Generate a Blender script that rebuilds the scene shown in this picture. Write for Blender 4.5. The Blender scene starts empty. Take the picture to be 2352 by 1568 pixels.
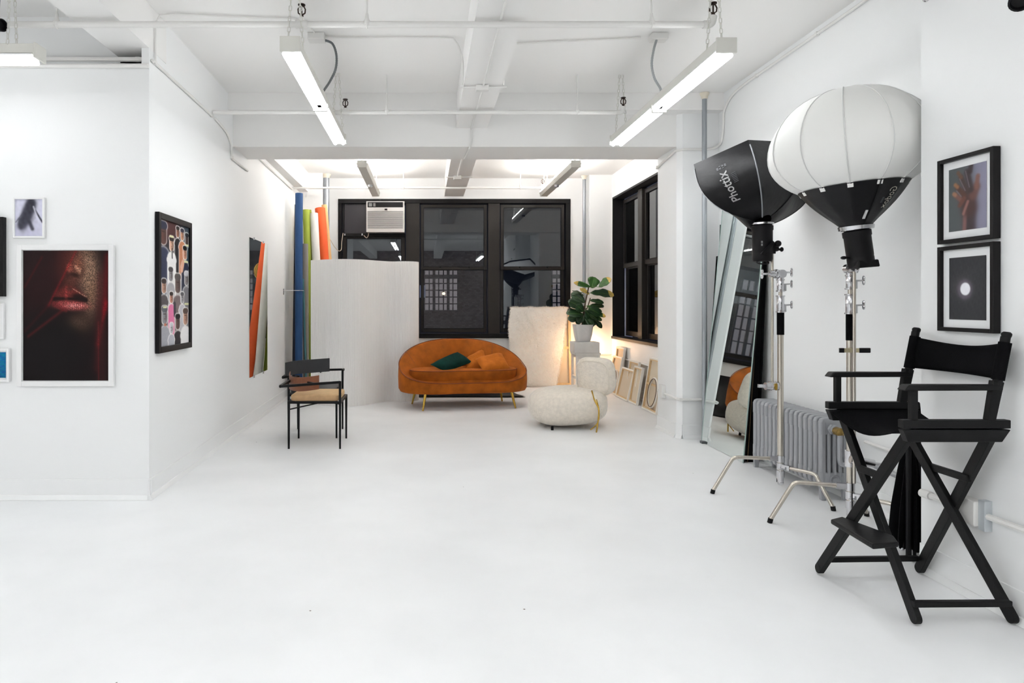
import bpy, math, random
import numpy as np
from mathutils import Vector, Matrix
random.seed(7)
rng = np.random.RandomState(5)
PI = math.pi
S = bpy.context.scene
COL = S.collection

# ------------------------------------------------------------------ camera, world, exposure
F = 1568.0; VX, VY = 978.0, 697.0; CH = 1.3
def at(px, py, d):                     # a measured picture point at distance d -> a place in the room
    return Vector(((px-VX)*d/F, d, CH-(py-VY)*d/F))
cd = bpy.data.cameras.new('camera'); cam = bpy.data.objects.new('camera', cd); COL.objects.link(cam)
cam.location = (0, 0, CH); cam.rotation_euler = (PI/2, 0, 0)
cd.sensor_width = 36; cd.lens = 24
cd.shift_x = (1176-VX)/2352; cd.shift_y = -(784-VY)/2352
cd.clip_start = .05; cd.clip_end = 200
S.camera = cam
w = bpy.data.worlds.new('dusk'); S.world = w; w.use_nodes = True
w.node_tree.nodes['Background'].inputs[0].default_value = (.30, .42, .80, 1)
w.node_tree.nodes['Background'].inputs[1].default_value = .42
S.view_settings.view_transform = 'Standard'; S.view_settings.look = 'None'
S.view_settings.exposure = 0.62; S.view_settings.gamma = 1; S.view_settings.use_curve_mapping = False
TUBE_L = 13.5

# ------------------------------------------------------------------ materials
def lin(c):
    return tuple((x/12.92 if x <= .04045 else ((x+.055)/1.055)**2.4) for x in [v/255 for v in c])
MATS = {}
def mat(name, rgb, rough=.5, metal=0, bump=0, bscale=40, vary=0, vscale=8, sheen=0, emit=None, trans=0, coat=0, detail=4, stretch=None, spec=None, sss=0):
    if name in MATS: return MATS[name]
    m = bpy.data.materials.new(name); m.use_nodes = True; nt = m.node_tree; b = nt.nodes['Principled BSDF']
    c = lin(rgb)+(1,)
    b.inputs['Base Color'].default_value = c; b.inputs['Roughness'].default_value = rough; b.inputs['Metallic'].default_value = metal
    if spec is not None: b.inputs['Specular IOR Level'].default_value = spec
    if sheen: b.inputs['Sheen Weight'].default_value = sheen; b.inputs['Sheen Roughness'].default_value = .4; b.inputs['Sheen Tint'].default_value = tuple(min(1, x*2.2+.05) for x in c[:3])+(1,)
    if trans: b.inputs['Transmission Weight'].default_value = trans
    if coat: b.inputs['Coat Weight'].default_value = coat
    if emit:
        b.inputs['Emission Color'].default_value = tuple(emit[:3])+(1,); b.inputs['Emission Strength'].default_value = emit[3]
    if bump or vary:
        tc = nt.nodes.new('ShaderNodeTexCoord'); mp = nt.nodes.new('ShaderNodeMapping'); nt.links.new(tc.outputs['Object'], mp.inputs[0])
        if stretch: mp.inputs['Scale'].default_value = stretch
    if bump:
        n = nt.nodes.new('ShaderNodeTexNoise'); n.inputs['Scale'].default_value = bscale; n.inputs['Detail'].default_value = detail
        nt.links.new(mp.outputs[0], n.inputs[0])
        bp = nt.nodes.new('ShaderNodeBump'); bp.inputs['Strength'].default_value = bump; bp.inputs['Distance'].default_value = .01
        nt.links.new(n.outputs[0], bp.inputs['Height']); nt.links.new(bp.outputs[0], b.inputs['Normal'])
    if vary:
        n = nt.nodes.new('ShaderNodeTexNoise'); n.inputs['Scale'].default_value = vscale; n.inputs['Detail'].default_value = 5
        nt.links.new(mp.outputs[0], n.inputs[0])
        r = nt.nodes.new('ShaderNodeMapRange'); r.inputs[1].default_value = .3; r.inputs[2].default_value = .7; r.inputs[3].default_value = 1-vary; r.inputs[4].default_value = 1+vary
        nt.links.new(n.outputs[0], r.inputs[0])
        mx = nt.nodes.new('ShaderNodeVectorMath'); mx.operation = 'SCALE'; mx.inputs[0].default_value = c[:3]; nt.links.new(r.outputs[0], mx.inputs['Scale'])
        nt.links.new(mx.outputs[0], b.inputs['Base Color'])
    MATS[name] = m; return m
WALL = mat('wall_paint', (245,246,246), .55, bump=.06, bscale=30)
CEIL = mat('ceiling_paint', (245,244,242), .7, bump=.12, bscale=14)
FRED = mat('trim_paint', (246,247,247), .4)
PIPE = mat('painted_pipe', (234,233,230), .45, bump=.08, bscale=60)
CHALK = mat('chipped_white_paint', (226,226,224), .6, bump=.25, bscale=25, vary=.05, vscale=14)
GREYP = mat('grey_pipe', (158,163,168), .35, .6)
BLK = mat('black_paint', (14,13,15), .5, spec=.2)
BLKW = mat('black_wood', (11,11,12), .5, spec=.2, bump=.1, bscale=30, stretch=(1,6,1))
BLKF = mat('black_canvas', (9,9,11), .9, bump=.25, bscale=260, spec=.08)
BLKM = mat('black_metal', (13,13,15), .45, spec=.2)
WINF = mat('window_bronze', (32,28,25), .42, spec=.3)
WIND = mat('window_dark', (17,16,17), .5, spec=.2)
CHR = mat('chrome', (205,205,208), .18, 1)
STEEL = mat('brushed_steel', (196,190,180), .26, 1)
GOLD = mat('brass', (190,155,70), .25, 1)
GREYM = mat('radiator_paint', (160,162,166), .42, .1, bump=.1, bscale=50)
OFFH = mat('fixture_enamel', (222,221,214), .45)
TUBE_UP = mat('fluorescent_tube_up', (255,255,255), .5, emit=(1.0,.965,.93,TUBE_L*2.6))
TUBE_REAR = mat('fluorescent_tube_fill', (255,255,255), .5, emit=(.97,.99,1.0,TUBE_L*1.55))  # stronger tubes for the added unseen fill strips
TUBE_DIM = mat('fluorescent_tube_dimmed', (255,255,255), .5, emit=(.97,.99,1.0,TUBE_L*.35))  # turned down so the left strip burns no hot spot on the wall
REFL = mat('fixture_reflector', (248,248,248), .35)
TUBE = mat('fluorescent_tube', (255,255,255), .5, emit=(.97,.99,1.0,TUBE_L))
WOOD = mat('pine', (214,184,140), .6, bump=.15, bscale=20, vary=.08, vscale=12, stretch=(6,6,1))
LINEN = mat('linen', (212,198,176), .9, bump=.2, bscale=200)
WCAN = mat('primed_canvas', (238,234,226), .8, bump=.1, bscale=120)
MIRR = mat('mirror_silver', (228,234,232), .01, 1)
GEDGE = mat('glass_edge', (170,190,185), .15)

def floor_mat():
    m = bpy.data.materials.new('painted_floor'); m.use_nodes = True; nt = m.node_tree; b = nt.nodes['Principled BSDF']
    tc = nt.nodes.new('ShaderNodeTexCoord')
    n = nt.nodes.new('ShaderNodeTexNoise'); n.inputs['Scale'].default_value = 1.6; n.inputs['Detail'].default_value = 6; nt.links.new(tc.outputs['Object'], n.inputs[0])
    cr = nt.nodes.new('ShaderNodeValToRGB'); cr.color_ramp.elements[0].position = .3; cr.color_ramp.elements[0].color = lin((240,241,242))+(1,)
    cr.color_ramp.elements[1].position = .65; cr.color_ramp.elements[1].color = lin((247,248,249))+(1,); nt.links.new(n.outputs[0], cr.inputs[0])
    sp = nt.nodes.new('ShaderNodeTexVoronoi'); sp.inputs['Scale'].default_value = 3.2; nt.links.new(tc.outputs['Object'], sp.inputs[0])
    n2 = nt.nodes.new('ShaderNodeTexNoise'); n2.inputs['Scale'].default_value = 40; nt.links.new(tc.outputs['Object'], n2.inputs[0])
    ad = nt.nodes.new('ShaderNodeMath'); ad.operation = 'MULTIPLY_ADD'; ad.inputs[1].default_value = .03; nt.links.new(n2.outputs[0], ad.inputs[0]); nt.links.new(sp.outputs['Distance'], ad.inputs[2])
    lt = nt.nodes.new('ShaderNodeMath'); lt.operation = 'LESS_THAN'; lt.inputs[1].default_value = .031; nt.links.new(ad.outputs[0], lt.inputs[0])
    mx = nt.nodes.new('ShaderNodeMix'); mx.data_type = 'RGBA'; nt.links.new(lt.outputs[0], mx.inputs[0]); nt.links.new(cr.outputs[0], mx.inputs[6]); mx.inputs[7].default_value = lin((120,112,104))+(1,)
    nt.links.new(mx.outputs[2], b.inputs['Base Color'])
    b.inputs['Roughness'].default_value = .42
    bn = nt.nodes.new('ShaderNodeTexNoise'); bn.inputs['Scale'].default_value = 9; bn.inputs['Detail'].default_value = 7; nt.links.new(tc.outputs['Object'], bn.inputs[0])
    bp = nt.nodes.new('ShaderNodeBump'); bp.inputs['Strength'].default_value = .12; bp.inputs['Distance'].default_value = .01; nt.links.new(bn.outputs[0], bp.inputs['Height']); nt.links.new(bp.outputs[0], b.inputs['Normal'])
    return m
FLOOR = floor_mat()
def glass_mat():
    m = bpy.data.materials.new('window_glass'); m.use_nodes = True; nt = m.node_tree; nt.nodes.clear()
    o = nt.nodes.new('ShaderNodeOutputMaterial'); mx = nt.nodes.new('ShaderNodeMixShader'); fr = nt.nodes.new('ShaderNodeFresnel'); fr.inputs[0].default_value = 1.78
    t = nt.nodes.new('ShaderNodeBsdfTransparent'); t.inputs[0].default_value = (.62,.66,.68,1); g = nt.nodes.new('ShaderNodeBsdfGlossy'); g.inputs['Roughness'].default_value = .012; g.inputs[0].default_value = (.95,.97,1,1)
    nt.links.new(fr.outputs[0], mx.inputs[0]); nt.links.new(t.outputs[0], mx.inputs[1]); nt.links.new(g.outputs[0], mx.inputs[2]); nt.links.new(mx.outputs[0], o.inputs[0]); return m
GLASS = glass_mat()
def attr_mat(name, rough=.45):
    m = bpy.data.materials.new(name); m.use_nodes = True; nt = m.node_tree; b = nt.nodes['Principled BSDF']
    a = nt.nodes.new('ShaderNodeAttribute'); a.attribute_name = 'print'; nt.links.new(a.outputs['Color'], b.inputs['Base Color']); b.inputs['Roughness'].default_value = rough; b.inputs['Specular IOR Level'].default_value = .12; return m
PRINT = attr_mat('print_ink')

# ------------------------------------------------------------------ geometry helpers
ORG = {}
def root_org(p):
    while p.parent: p = p.parent
    return ORG.get(p.name, Vector((0,0,0)))
def tag(o, label=None, cat=None, group=None, kind=None):
    if label: o['label'] = label
    if cat: o['category'] = cat
    if group: o['group'] = group
    if kind: o['kind'] = kind
    return o
def thing(name, label, cat, loc, group=None, rz=0, local=False):
    o = bpy.data.objects.new(name, None); COL.objects.link(o); o.empty_display_size = .1
    o.location = loc; o.rotation_euler = (0,0,rz); ORG[o.name] = Vector((0,0,0)) if local else Vector(loc)
    return tag(o, label, cat, group)
class MB:
    def __init__(s): s.v = []; s.f = []
    def add(s, vs, fs):
        n = len(s.v); s.v += [tuple(v) for v in vs]; s.f += [tuple(i+n for i in f) for f in fs]; return s
    def box(s, x0, x1, y0, y1, z0, z1):
        x0,x1 = min(x0,x1),max(x0,x1); y0,y1 = min(y0,y1),max(y0,y1); z0,z1 = min(z0,z1),max(z0,z1)
        return s.add([(x0,y0,z0),(x1,y0,z0),(x1,y1,z0),(x0,y1,z0),(x0,y0,z1),(x1,y0,z1),(x1,y1,z1),(x0,y1,z1)],
                     [(0,3,2,1),(4,5,6,7),(0,1,5,4),(1,2,6,5),(2,3,7,6),(3,0,4,7)])
    def prism(s, pts, z0, z1):            # footprint counter-clockwise
        n = len(pts)
        return s.add([(x,y,z0) for x,y in pts]+[(x,y,z1) for x,y in pts], [tuple(range(n))[::-1], tuple(range(n,2*n))]+[(i,(i+1)%n,n+(i+1)%n,n+i) for i in range(n)])
    def hexa(s, a, b):                    # two quads a (4 points) and b (4 points)
        return s.add(list(a)+list(b), [(0,3,2,1),(4,5,6,7),(0,1,5,4),(1,2,6,5),(2,3,7,6),(3,0,4,7)])
    def bar(s, p, q, w, h=None, up=(0,0,1), w2=None, h2=None):
        p = Vector(p); q = Vector(q); h = h or w; w2 = w2 or w; h2 = h2 or h
        d = (q-p).normalized(); up = Vector(up)
        if abs(d.dot(up)) > .98: up = Vector((0,1,0)) if abs(d.y) < .9 else Vector((1,0,0))
        a = d.cross(up).normalized(); b = a.cross(d)
        def ring(c, w, h): return [c-a*w/2-b*h/2, c+a*w/2-b*h/2, c+a*w/2+b*h/2, c-a*w/2+b*h/2]
        return s.hexa(ring(p,w,h), ring(q,w2,h2))
    def cyl(s, p, q, r, n=12, r2=None, caps=True):
        p = Vector(p); q = Vector(q); r2 = r if r2 is None else r2
        d = (q-p).normalized(); up = Vector((0,0,1)) if abs(d.z) < .9 else Vector((1,0,0))
        a = d.cross(up).normalized(); b = d.cross(a)
        vs = [p+(a*math.cos(t)+b*math.sin(t))*r for t in [2*PI*i/n for i in range(n)]]+[q+(a*math.cos(t)+b*math.sin(t))*r2 for t in [2*PI*i/n for i in range(n)]]
        fs = [(i,(i+1)%n,n+(i+1)%n,n+i) for i in range(n)]
        if caps: fs += [tuple(range(n))[::-1], tuple(range(n,2*n))]
        return s.add(vs, fs)
    def tube(s, path, r, n=8, closed=False, flat=None):
        P = [Vector(p) for p in path]; m = len(P); rings = []; prev = None
        for i in range(m):
            if closed: d = (P[(i+1)%m]-P[i-1]).normalized()
            else: d = (P[min(i+1,m-1)]-P[max(i-1,0)]).normalized()
            if prev is None:
                up = Vector((0,0,1)) if abs(d.z) < .9 else Vector((1,0,0)); a = d.cross(up).normalized()
            else: a = (prev-d*prev.dot(d)).normalized()
            prev = a; b = d.cross(a); rr = r[i] if isinstance(r, (list,tuple)) else r
            rings.append([P[i]+a*math.cos(t)*rr+b*math.sin(t)*rr for t in [2*PI*k/n for k in range(n)]])
        vs = [v for R in rings for v in R]; fs = []
        for i in range(m if closed else m-1):
            j = (i+1)%m
            for k in range(n): fs.append((i*n+k, i*n+(k+1)%n, j*n+(k+1)%n, j*n+k))
        if not closed: fs += [tuple(range(n))[::-1], tuple((m-1)*n+k for k in range(n))]
        return s.add(vs, fs)
    def grid(s, rows, closed_u=False, closed_v=False):   # rows of points
        n = len(rows); m = len(rows[0]); vs = [p for r in rows for p in r]; fs = []
        for i in range(n if closed_v else n-1):
            for k in range(m if closed_u else m-1):
                fs.append((i*m+k, i*m+(k+1)%m, ((i+1)%n)*m+(k+1)%m, ((i+1)%n)*m+k))
        return s.add(vs, fs)
    def lathe(s, prof, c, n=24, axis=(0,0,1), fn=None):
        c = Vector(c); ax = Vector(axis).normalized(); t = Vector((1,0,0)) if abs(ax.x) < .9 else Vector((0,1,0))
        a = ax.cross(t).normalized(); a = (t-ax*t.dot(ax)).normalized(); b = ax.cross(a)
        rows = []
        for r, z in prof: rows.append([c+ax*z+(a*math.cos(u)+b*math.sin(u))*(r*(fn(u,z) if fn else 1)) for u in [2*PI*k/n for k in range(n)]])
        s.grid(rows, closed_u=True)
        return s
    def sphere(s, c, r, n=12, m=8, sc=(1,1,1)):
        c = Vector(c); rows = []
        for i in range(m+1):
            t = PI*i/m; rows.append([c+Vector((sc[0]*r*math.sin(t)*math.cos(u), sc[1]*r*math.sin(t)*math.sin(u), -sc[2]*r*math.cos(t))) for u in [2*PI*k/n for k in range(n)]])
        return s.grid(rows, closed_u=True)
    def build(s, name, m, parent=None, smooth=False, bevel=0, local=False, sub=0, label=None, origin=None, merge=False):
        me = bpy.data.meshes.new(name)
        if parent is not None: org = Vector((0,0,0)) if local else root_org(parent)
        elif origin is not None: org = Vector(origin)
        else:
            xs = np.array(s.v); org = Vector((float(xs[:,0].mean()), float(xs[:,1].mean()), float(xs[:,2].min())))
        me.from_pydata([(Vector(v)-org)[:] for v in s.v], [], s.f); 
        if merge:
            import bmesh
            bm = bmesh.new(); bm.from_mesh(me); bmesh.ops.remove_doubles(bm, verts=bm.verts, dist=1e-5); bmesh.ops.recalc_face_normals(bm, faces=bm.faces); bm.to_mesh(me); bm.free()
        me.materials.append(m)
        if smooth: me.polygons.foreach_set('use_smooth', [True]*len(me.polygons))
        me.update()
        o = bpy.data.objects.new(name, me); COL.objects.link(o)
        if parent is not None: o.parent = parent
        else: o.location = org; ORG[o.name] = org
        if bevel:
            b = o.modifiers.new('bevel', 'BEVEL'); b.width = bevel; b.segments = 2; b.limit_method = 'ANGLE'
        if sub:
            b = o.modifiers.new('sub', 'SUBSURF'); b.levels = sub; b.render_levels = sub
        if smooth and not sub:
            try: me.set_sharp_from_angle(angle=math.radians(40))
            except Exception: pass
        if label: o['label'] = label
        return o
def struct(o): o['kind'] = 'structure'; return o
def copy_tree(o, parent=None):
    c = o.copy(); COL.objects.link(c)
    if parent: c.parent = parent
    ORG[c.name] = ORG.get(o.name, Vector((0,0,0)))
    for ch in list(o.children): copy_tree(ch, c)
    return c
def smoothpath(pts, k=6):
    P = [Vector(p) for p in pts]; out = []
    for i in range(len(P)-1):
        p0 = P[max(i-1,0)]; p1 = P[i]; p2 = P[i+1]; p3 = P[min(i+2,len(P)-1)]
        for j in range(k):
            t = j/k; out.append(.5*((2*p1)+(p2-p0)*t+(2*p0-5*p1+4*p2-p3)*t*t+(3*p1-p0-3*p2+p3)*t**3))
    out.append(P[-1]); return out
def text_mesh(body, size, M, mt, parent, depth=.0006, name='lettering', bold=.0, local=False, bend=None):
    c = bpy.data.curves.new('txt', 'FONT'); c.body = body; c.size = size; c.align_x = 'CENTER'; c.align_y = 'CENTER'; c.extrude = depth; c.offset = bold; c.resolution_u = 2
    t = bpy.data.objects.new('txt', c); COL.objects.link(t); bpy.context.view_layer.update()
    me = bpy.data.meshes.new_from_object(t.evaluated_get(bpy.context.evaluated_depsgraph_get())); bpy.data.objects.remove(t)
    org = Vector((0,0,0)) if local else root_org(parent)
    for v in me.vertices:
        p = v.co.copy()
        if bend: v.co = bend(p)-org
        else: v.co = (M @ p)-org
    me.materials.clear(); me.materials.append(mt)
    o = bpy.data.objects.new(name, me); COL.objects.link(o); o.parent = parent; return o

# ------------------------------------------------------------------ room shell
CZ = 3.29
struct(MB().box(-6,5.2,-4,11.0,-.12,0).build('floor', FLOOR, origin=(0,0,0)))
struct(MB().box(-6.1,5.3,-4.1,11.2,CZ,CZ+.15).build('ceiling', CEIL))
XL0, XL1 = -1.84, -1.935
def xl(d): return XL0+(XL1-XL0)*(d-4.54)/(10.84-4.54)
struct(MB().prism([(XL0-.28,4.74),(XL0-.05,4.74),(XL0-.05,4.54),(XL0,4.54),(XL1,10.98),(XL1-.25,10.98)], 0, CZ).add([],[]).build('wall_left', WALL))
struct(MB().box(-6,XL0-.05,4.54,4.74,0,2.88).build('wall_front_left', WALL))
struct(MB().box(-6,XL0-.05,4.74,4.84,2.85,CZ).build('wall_front_left_upper', WALL))
struct(MB().box(-6.1,-6,-4.1,4.9,0,CZ).build('wall_far_left', WALL))
# right side
NX, NE = 2.42, 3.335       # near wall face and the distance of its corner
RX = 2.82                  # wall behind the radiator
FX = 2.88                  # wall with the corner window
struct(MB().box(NX,NX+.5,-.6,NE,0,CZ).build('wall_right_near', WALL))
struct(MB().box(RX,RX+.15,NE,6.57,0,CZ).build('wall_right_middle', WALL))
struct(MB().box(5.1,5.2,-4.1,-.6,0,CZ).add(*[[ (NX+.5,-.6,0),(5.2,-.6,0),(5.2,-.5,0),(NX+.5,-.5,0),(NX+.5,-.6,CZ),(5.2,-.6,CZ),(5.2,-.5,CZ),(NX+.5,-.5,CZ)],[(0,3,2,1),(4,5,6,7),(0,1,5,4),(1,2,6,5),(2,3,7,6),(3,0,4,7)]]).build('wall_side', WALL))
struct(MB().prism([(2.43,6.62),(2.47,6.57),(2.97,6.57),(2.97,7.15),(2.43,7.15)],0,CZ).build('trim_1', WALL))
W2A, W2B, W2T, W2S = 7.55, 10.5, 2.93, .764     # corner window: near and far jamb, head, sill
m = MB(); m.box(FX,FX+.3,7.15,W2A,0,CZ); m.box(FX,FX+.3,W2B,10.98,0,CZ); m.box(FX,FX+.3,W2A,W2B,0,W2S); m.box(FX,FX+.3,W2A,W2B,W2T,CZ)
struct(m.build('wall_right', WALL))
# back wall with the triple window
BD = 10.84; B0, B1, BT, BS = -1.39, 2.295, 2.96, .765
m = MB(); m.box(XL1-.25,B0,BD,BD+.25,0,CZ); m.box(B1,FX+.3,BD,BD+.25,0,CZ); m.box(B0,B1,BD,BD+.25,0,BS); m.box(B0,B1,BD,BD+.25,BT,CZ)
struct(m.build('wall_back', WALL))
struct(MB().box(-1.96,-1.575,10.4,BD,0,CZ).build('trim_2', WALL))
struct(MB().box(2.53,FX,10.55,BD,0,CZ).build('trim_3', WALL))
# beams
m = MB(); m.box(-1.9,2.9,6.62,7.2,2.82,CZ)
struct(m.build('trim_4', CEIL))
struct(MB().box(.295,.595,-4,6.62,3.0,CZ).build('trim_5', CEIL))
struct(MB().box(.295,.595,7.2,BD,3.0,CZ).build('trim_6', CEIL))
struct(MB().box(-2.12,-1.84,-4,4.84,3.0,CZ).build('trim_7', CEIL))
struct(MB().box(-1.95,-1.79,7.2,10.4,3.0,CZ).build('trim_8', CEIL))
struct(MB().box(-1.9,2.88,6.45,6.62,3.13,CZ).build('trim_9', CEIL))
struct(MB().box(-6,-2.12,2.2,2.5,3.0,CZ).build('trim_10', CEIL))
# rear (unseen) brick wall, mirrored by the window panes
def brick_mat():
    m = bpy.data.materials.new('painted_brick'); m.use_nodes = True; nt = m.node_tree; b = nt.nodes['Principled BSDF']
    tc = nt.nodes.new('ShaderNodeTexCoord'); mp = nt.nodes.new('ShaderNodeMapping'); mp.inputs['Rotation'].default_value = (PI/2,0,0); nt.links.new(tc.outputs['Object'], mp.inputs[0])
    k = nt.nodes.new('ShaderNodeTexBrick'); k.inputs['Scale'].default_value = 4; k.inputs['Color1'].default_value = lin((150,132,122))+(1,); k.inputs['Color2'].default_value = lin((178,166,158))+(1,); k.inputs['Mortar'].default_value = lin((120,115,112))+(1,)
    nt.links.new(mp.outputs[0], k.inputs[0]); nt.links.new(k.outputs[0], b.inputs['Base Color']); b.inputs['Roughness'].default_value = .8; return m
BRK = brick_mat()
struct(MB().box(-6,5.1,-4.1,-4,0,CZ).build('wall_rear', BRK))

# baseboards: board with a quarter round at its foot
def base(name, pts, off):
    m = MB()
    for (x0,y0),(x1,y1) in zip(pts, pts[1:]):
        d = Vector((x1-x0,y1-y0,0)).normalized(); n = Vector((-d.y,d.x,0))*off
        p = Vector((x0,y0,0)); q = Vector((x1,y1,0))
        m.hexa([p,q,q+n,p+n],[v+Vector((0,0,.135)) for v in (p,q,q+n*.7,p+n*.7)])
        m.hexa([p,q,q+n*2.6,p+n*2.6],[v+Vector((0,0,.032)) for v in (p,q,q+n*1.4,p+n*1.4)])
    return struct(m.build(name, FRED, bevel=.003))
base('baseboard_left', [(XL0,4.51),(XL1,10.84)], -.012)
base('baseboard_front_left', [(-6,4.54),(XL0+.02,4.54)], -.012)
base('baseboard_right', [(NX,-.6),(NX,NE)], .012)
base('baseboard_pillar', [(2.43,7.15),(2.43,6.62),(2.47,6.57),(2.82,6.57)], -.012)
base('baseboard_middle', [(RX,NE),(RX,6.57)], .012)
base('baseboard_back', [(-1.57,BD),(2.53,BD)], -.012)
base('baseboard_far_right', [(FX,7.15),(FX,10.55)], .012)

# ------------------------------------------------------------------ windows
def at_b(px, py, d=BD): p = at(px,py,d); return p.x, p.z
def sash(parent, x0, x1, z0, z1, y, t=.035, w=.045, wb=None, axis='y'):
    """a moving sash: four rails and a pane. axis y: faces the camera; axis x: faces left"""
    wb = wb or w
    def bx(m, a0, a1, b0, b1, dd0, dd1):
        if axis == 'y': m.box(a0,a1,dd0,dd1,b0,b1)
        else: m.box(dd0,dd1,a0,a1,b0,b1)
    m = MB(); bx(m,x0,x0+w,z0,z1,y,y+t); bx(m,x1-w,x1,z0,z1,y,y+t); bx(m,x0+w,x1-w,z1-w,z1,y,y+t); bx(m,x0+w,x1-w,z0,z0+wb,y,y+t)
    s = m.build('sash', WINF, parent, bevel=.003)
    g = MB(); bx(g,x0+w-.004,x1-w+.004,z0+wb-.004,z1-w+.004,y+t*.45,y+t*.45+.004); g.build('pane', GLASS, s)
    b = MB(); e = .007
    for (a0,a1,c0,c1) in ((x0+w,x0+w+e,z0+wb,z1-w),(x1-w-e,x1-w,z0+wb,z1-w),(x0+w+e,x1-w-e,z1-w-e,z1-w),(x0+w+e,x1-w-e,z0+wb,z0+wb+e)): bx(b,a0,a1,c0,c1,y-.006,y+.002)
    b.build('glazing_bead', WIND, s)
    return s
wn = bpy.data.objects.new('window_1', None); COL.objects.link(wn); wn.location = (.45,BD,BS); ORG['window_1'] = Vector(wn.location); struct(wn)
m = MB(); fw = .055
m.box(B0,B1,BD-.02,BD+.16,BT-.07,BT); m.box(B0,B1,BD-.02,BD+.16,BS,BS+.06); m.box(B0,B0+fw,BD-.02,BD+.16,BS+.06,BT-.07); m.box(B1-fw-.02,B1,BD-.02,BD+.16,BS+.06,BT-.07)
m.build('frame', WIND, wn, bevel=.004)
mull = [(at_b(932,0)[0],at_b(964,0)[0]),(at_b(1121,0)[0],at_b(1148,0)[0])]
for a,b in mull: MB().box(a,b,BD-.01,BD+.16,BS+.06,BT-.07).build('mullion', WINF, wn, bevel=.004)
MB().box(B0-.01,B1+.01,BD-.045,BD-.02,BS-.012,BS+.022).build('sill', WIND, wn, bevel=.004)
MR = 1.865
for x0,x1 in ((mull[0][1],mull[1][0]),(mull[1][1],B1-fw-.02)):
    sash(wn, x0+.015, x1-.015, MR-.025, BT-.085, BD+.03)
    sash(wn, x0+.015, x1-.015, BS+.075, MR+.02, BD+.075, wb=.06)
    for k in (.3,.72): MB().box(x0+(x1-x0)*k-.012,x0+(x1-x0)*k+.012,BD+.012,BD+.03,MR-.005,MR+.022).build('sash_lock', WIND, wn)
# first bay: upper sash lowered round the air conditioner
x0 = B0+fw+.01; x1 = mull[0][0]-.01; acx0, acx1 = -.93, -.335; acz0, acz1 = 2.42, 2.90
sash(wn, x0, x1, BS+.075, 2.40, BD+.05, w=.06)
m = MB(); m.box(x0,x1,BD+.0,BD+.05,2.365,2.415); m.build('meeting_rail', WIND, wn, bevel=.003)
m = MB(); m.box(x0,acx0-.02,BD+.06,BD+.07,2.415,BT-.07); m.build('filler_panel', mat('smoked_panel',(52,50,56),.18), wn)
m = MB(); m.box(x0,x0+.03,BD+.03,BD+.07,2.415,BT-.07); m.box(acx0-.02,acx0,BD+.0,BD+.07,2.415,BT-.07); m.build('filler_frame', WIND, wn)
for px in (792,832): 
    p = at_b(px,533); MB().box(p[0]-.01,p[0]+.01,BD-.015,BD,2.38,2.41).build('catch', CHR, wn)
# corner window in the right wall
w2 = bpy.data.objects.new('window_2', None); COL.objects.link(w2); w2.location = (FX,9,W2S); ORG['window_2'] = Vector(w2.location); struct(w2)
RV = .17
m = MB(); m.box(FX-.012,FX+RV,W2A,W2B,W2T-.03,W2T); m.box(FX-.03,FX+RV,W2A,W2B,W2S,W2S+.04); m.box(FX-.012,FX+RV,W2B-.03,W2B,W2S+.04,W2T-.03); m.box(FX-.012,FX+RV,W2A,W2A+.03,W2S+.04,W2T-.03)
m.build('frame', WIND, w2, bevel=.004)
gx = FX+RV-.03
bays = [(9.60,10.43),(8.58,9.42),(7.6,8.4)]
for a,b in ((9.42,9.60),(8.40,8.58)): MB().box(gx-.04,gx+.07,a,b,W2S+.04,W2T-.03).build('mullion', WINF, w2, bevel=.006)
for a,b in bays:
    sash(w2, a, b, MR-.025, W2T-.05, gx, axis='x', w=.06); sash(w2, a, b, W2S+.05, MR+.02, gx+.035, axis='x', w=.06, wb=.07)
# building across the alley: dark brick with a factory window
bl = thing('neighbour_building','dark brick building across the alley with steel grid windows, seen through the panes','building',(2,17,-6))
BRD = mat('night_brick',(46,40,40),.9, bump=.3, bscale=20, vary=.2, vscale=3)
MB().box(-9,12,17,17.6,-6,12).build('facade', BRD, bl)
MB().box(9.2,9.8,3,16.9,-6,12).build('side_facade', mat('dusk_render',(110,120,140),.9,vary=.15,vscale=2), bl)
LITW = mat('lit_factory_glass',(120,112,112),.4, emit=(.42,.34,.34,.55), vary=.12, vscale=3)
STG = mat('steel_grid',(30,32,36),.5)
def grid_window(px0,px1,py0,py1,nx,nz):
    a = at(px0,py0,16.95); b = at(px1,py1,16.95)
    f = MB().box(a.x,b.x,16.93,16.97,b.z,a.z).build('lit_window', LITW, bl)
    g = MB()
    for i in range(nx+1):
        x = a.x+(b.x-a.x)*i/nx; t = .035 if i%3==2 else .014; g.box(x-t,x+t,16.88,16.93,b.z,a.z)
    for i in range(nz+1):
        z = b.z+(a.z-b.z)*i/nz; t = .05 if i==nz-1 else .014; g.box(a.x,b.x,16.87,16.93,z-t,z+t)
    g.build('muntins', STG, f)
grid_window(975,1051,620,713,7,6); grid_window(1267,1300,620,740,3,8); grid_window(706,770,555,728,4,6)
c = at(1019,674,16.9); MB().sphere(c,.04).build('lamp_globe', mat('warm_bulb_far',(255,230,190),.5,emit=(1,.75,.45,3)), bl)
MB().box(c.x-.9,c.x-.45,16.7,16.93,c.z-.1,c.z+.2).build('air_unit', mat('far_unit',(190,188,186),.6), bl)

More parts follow.
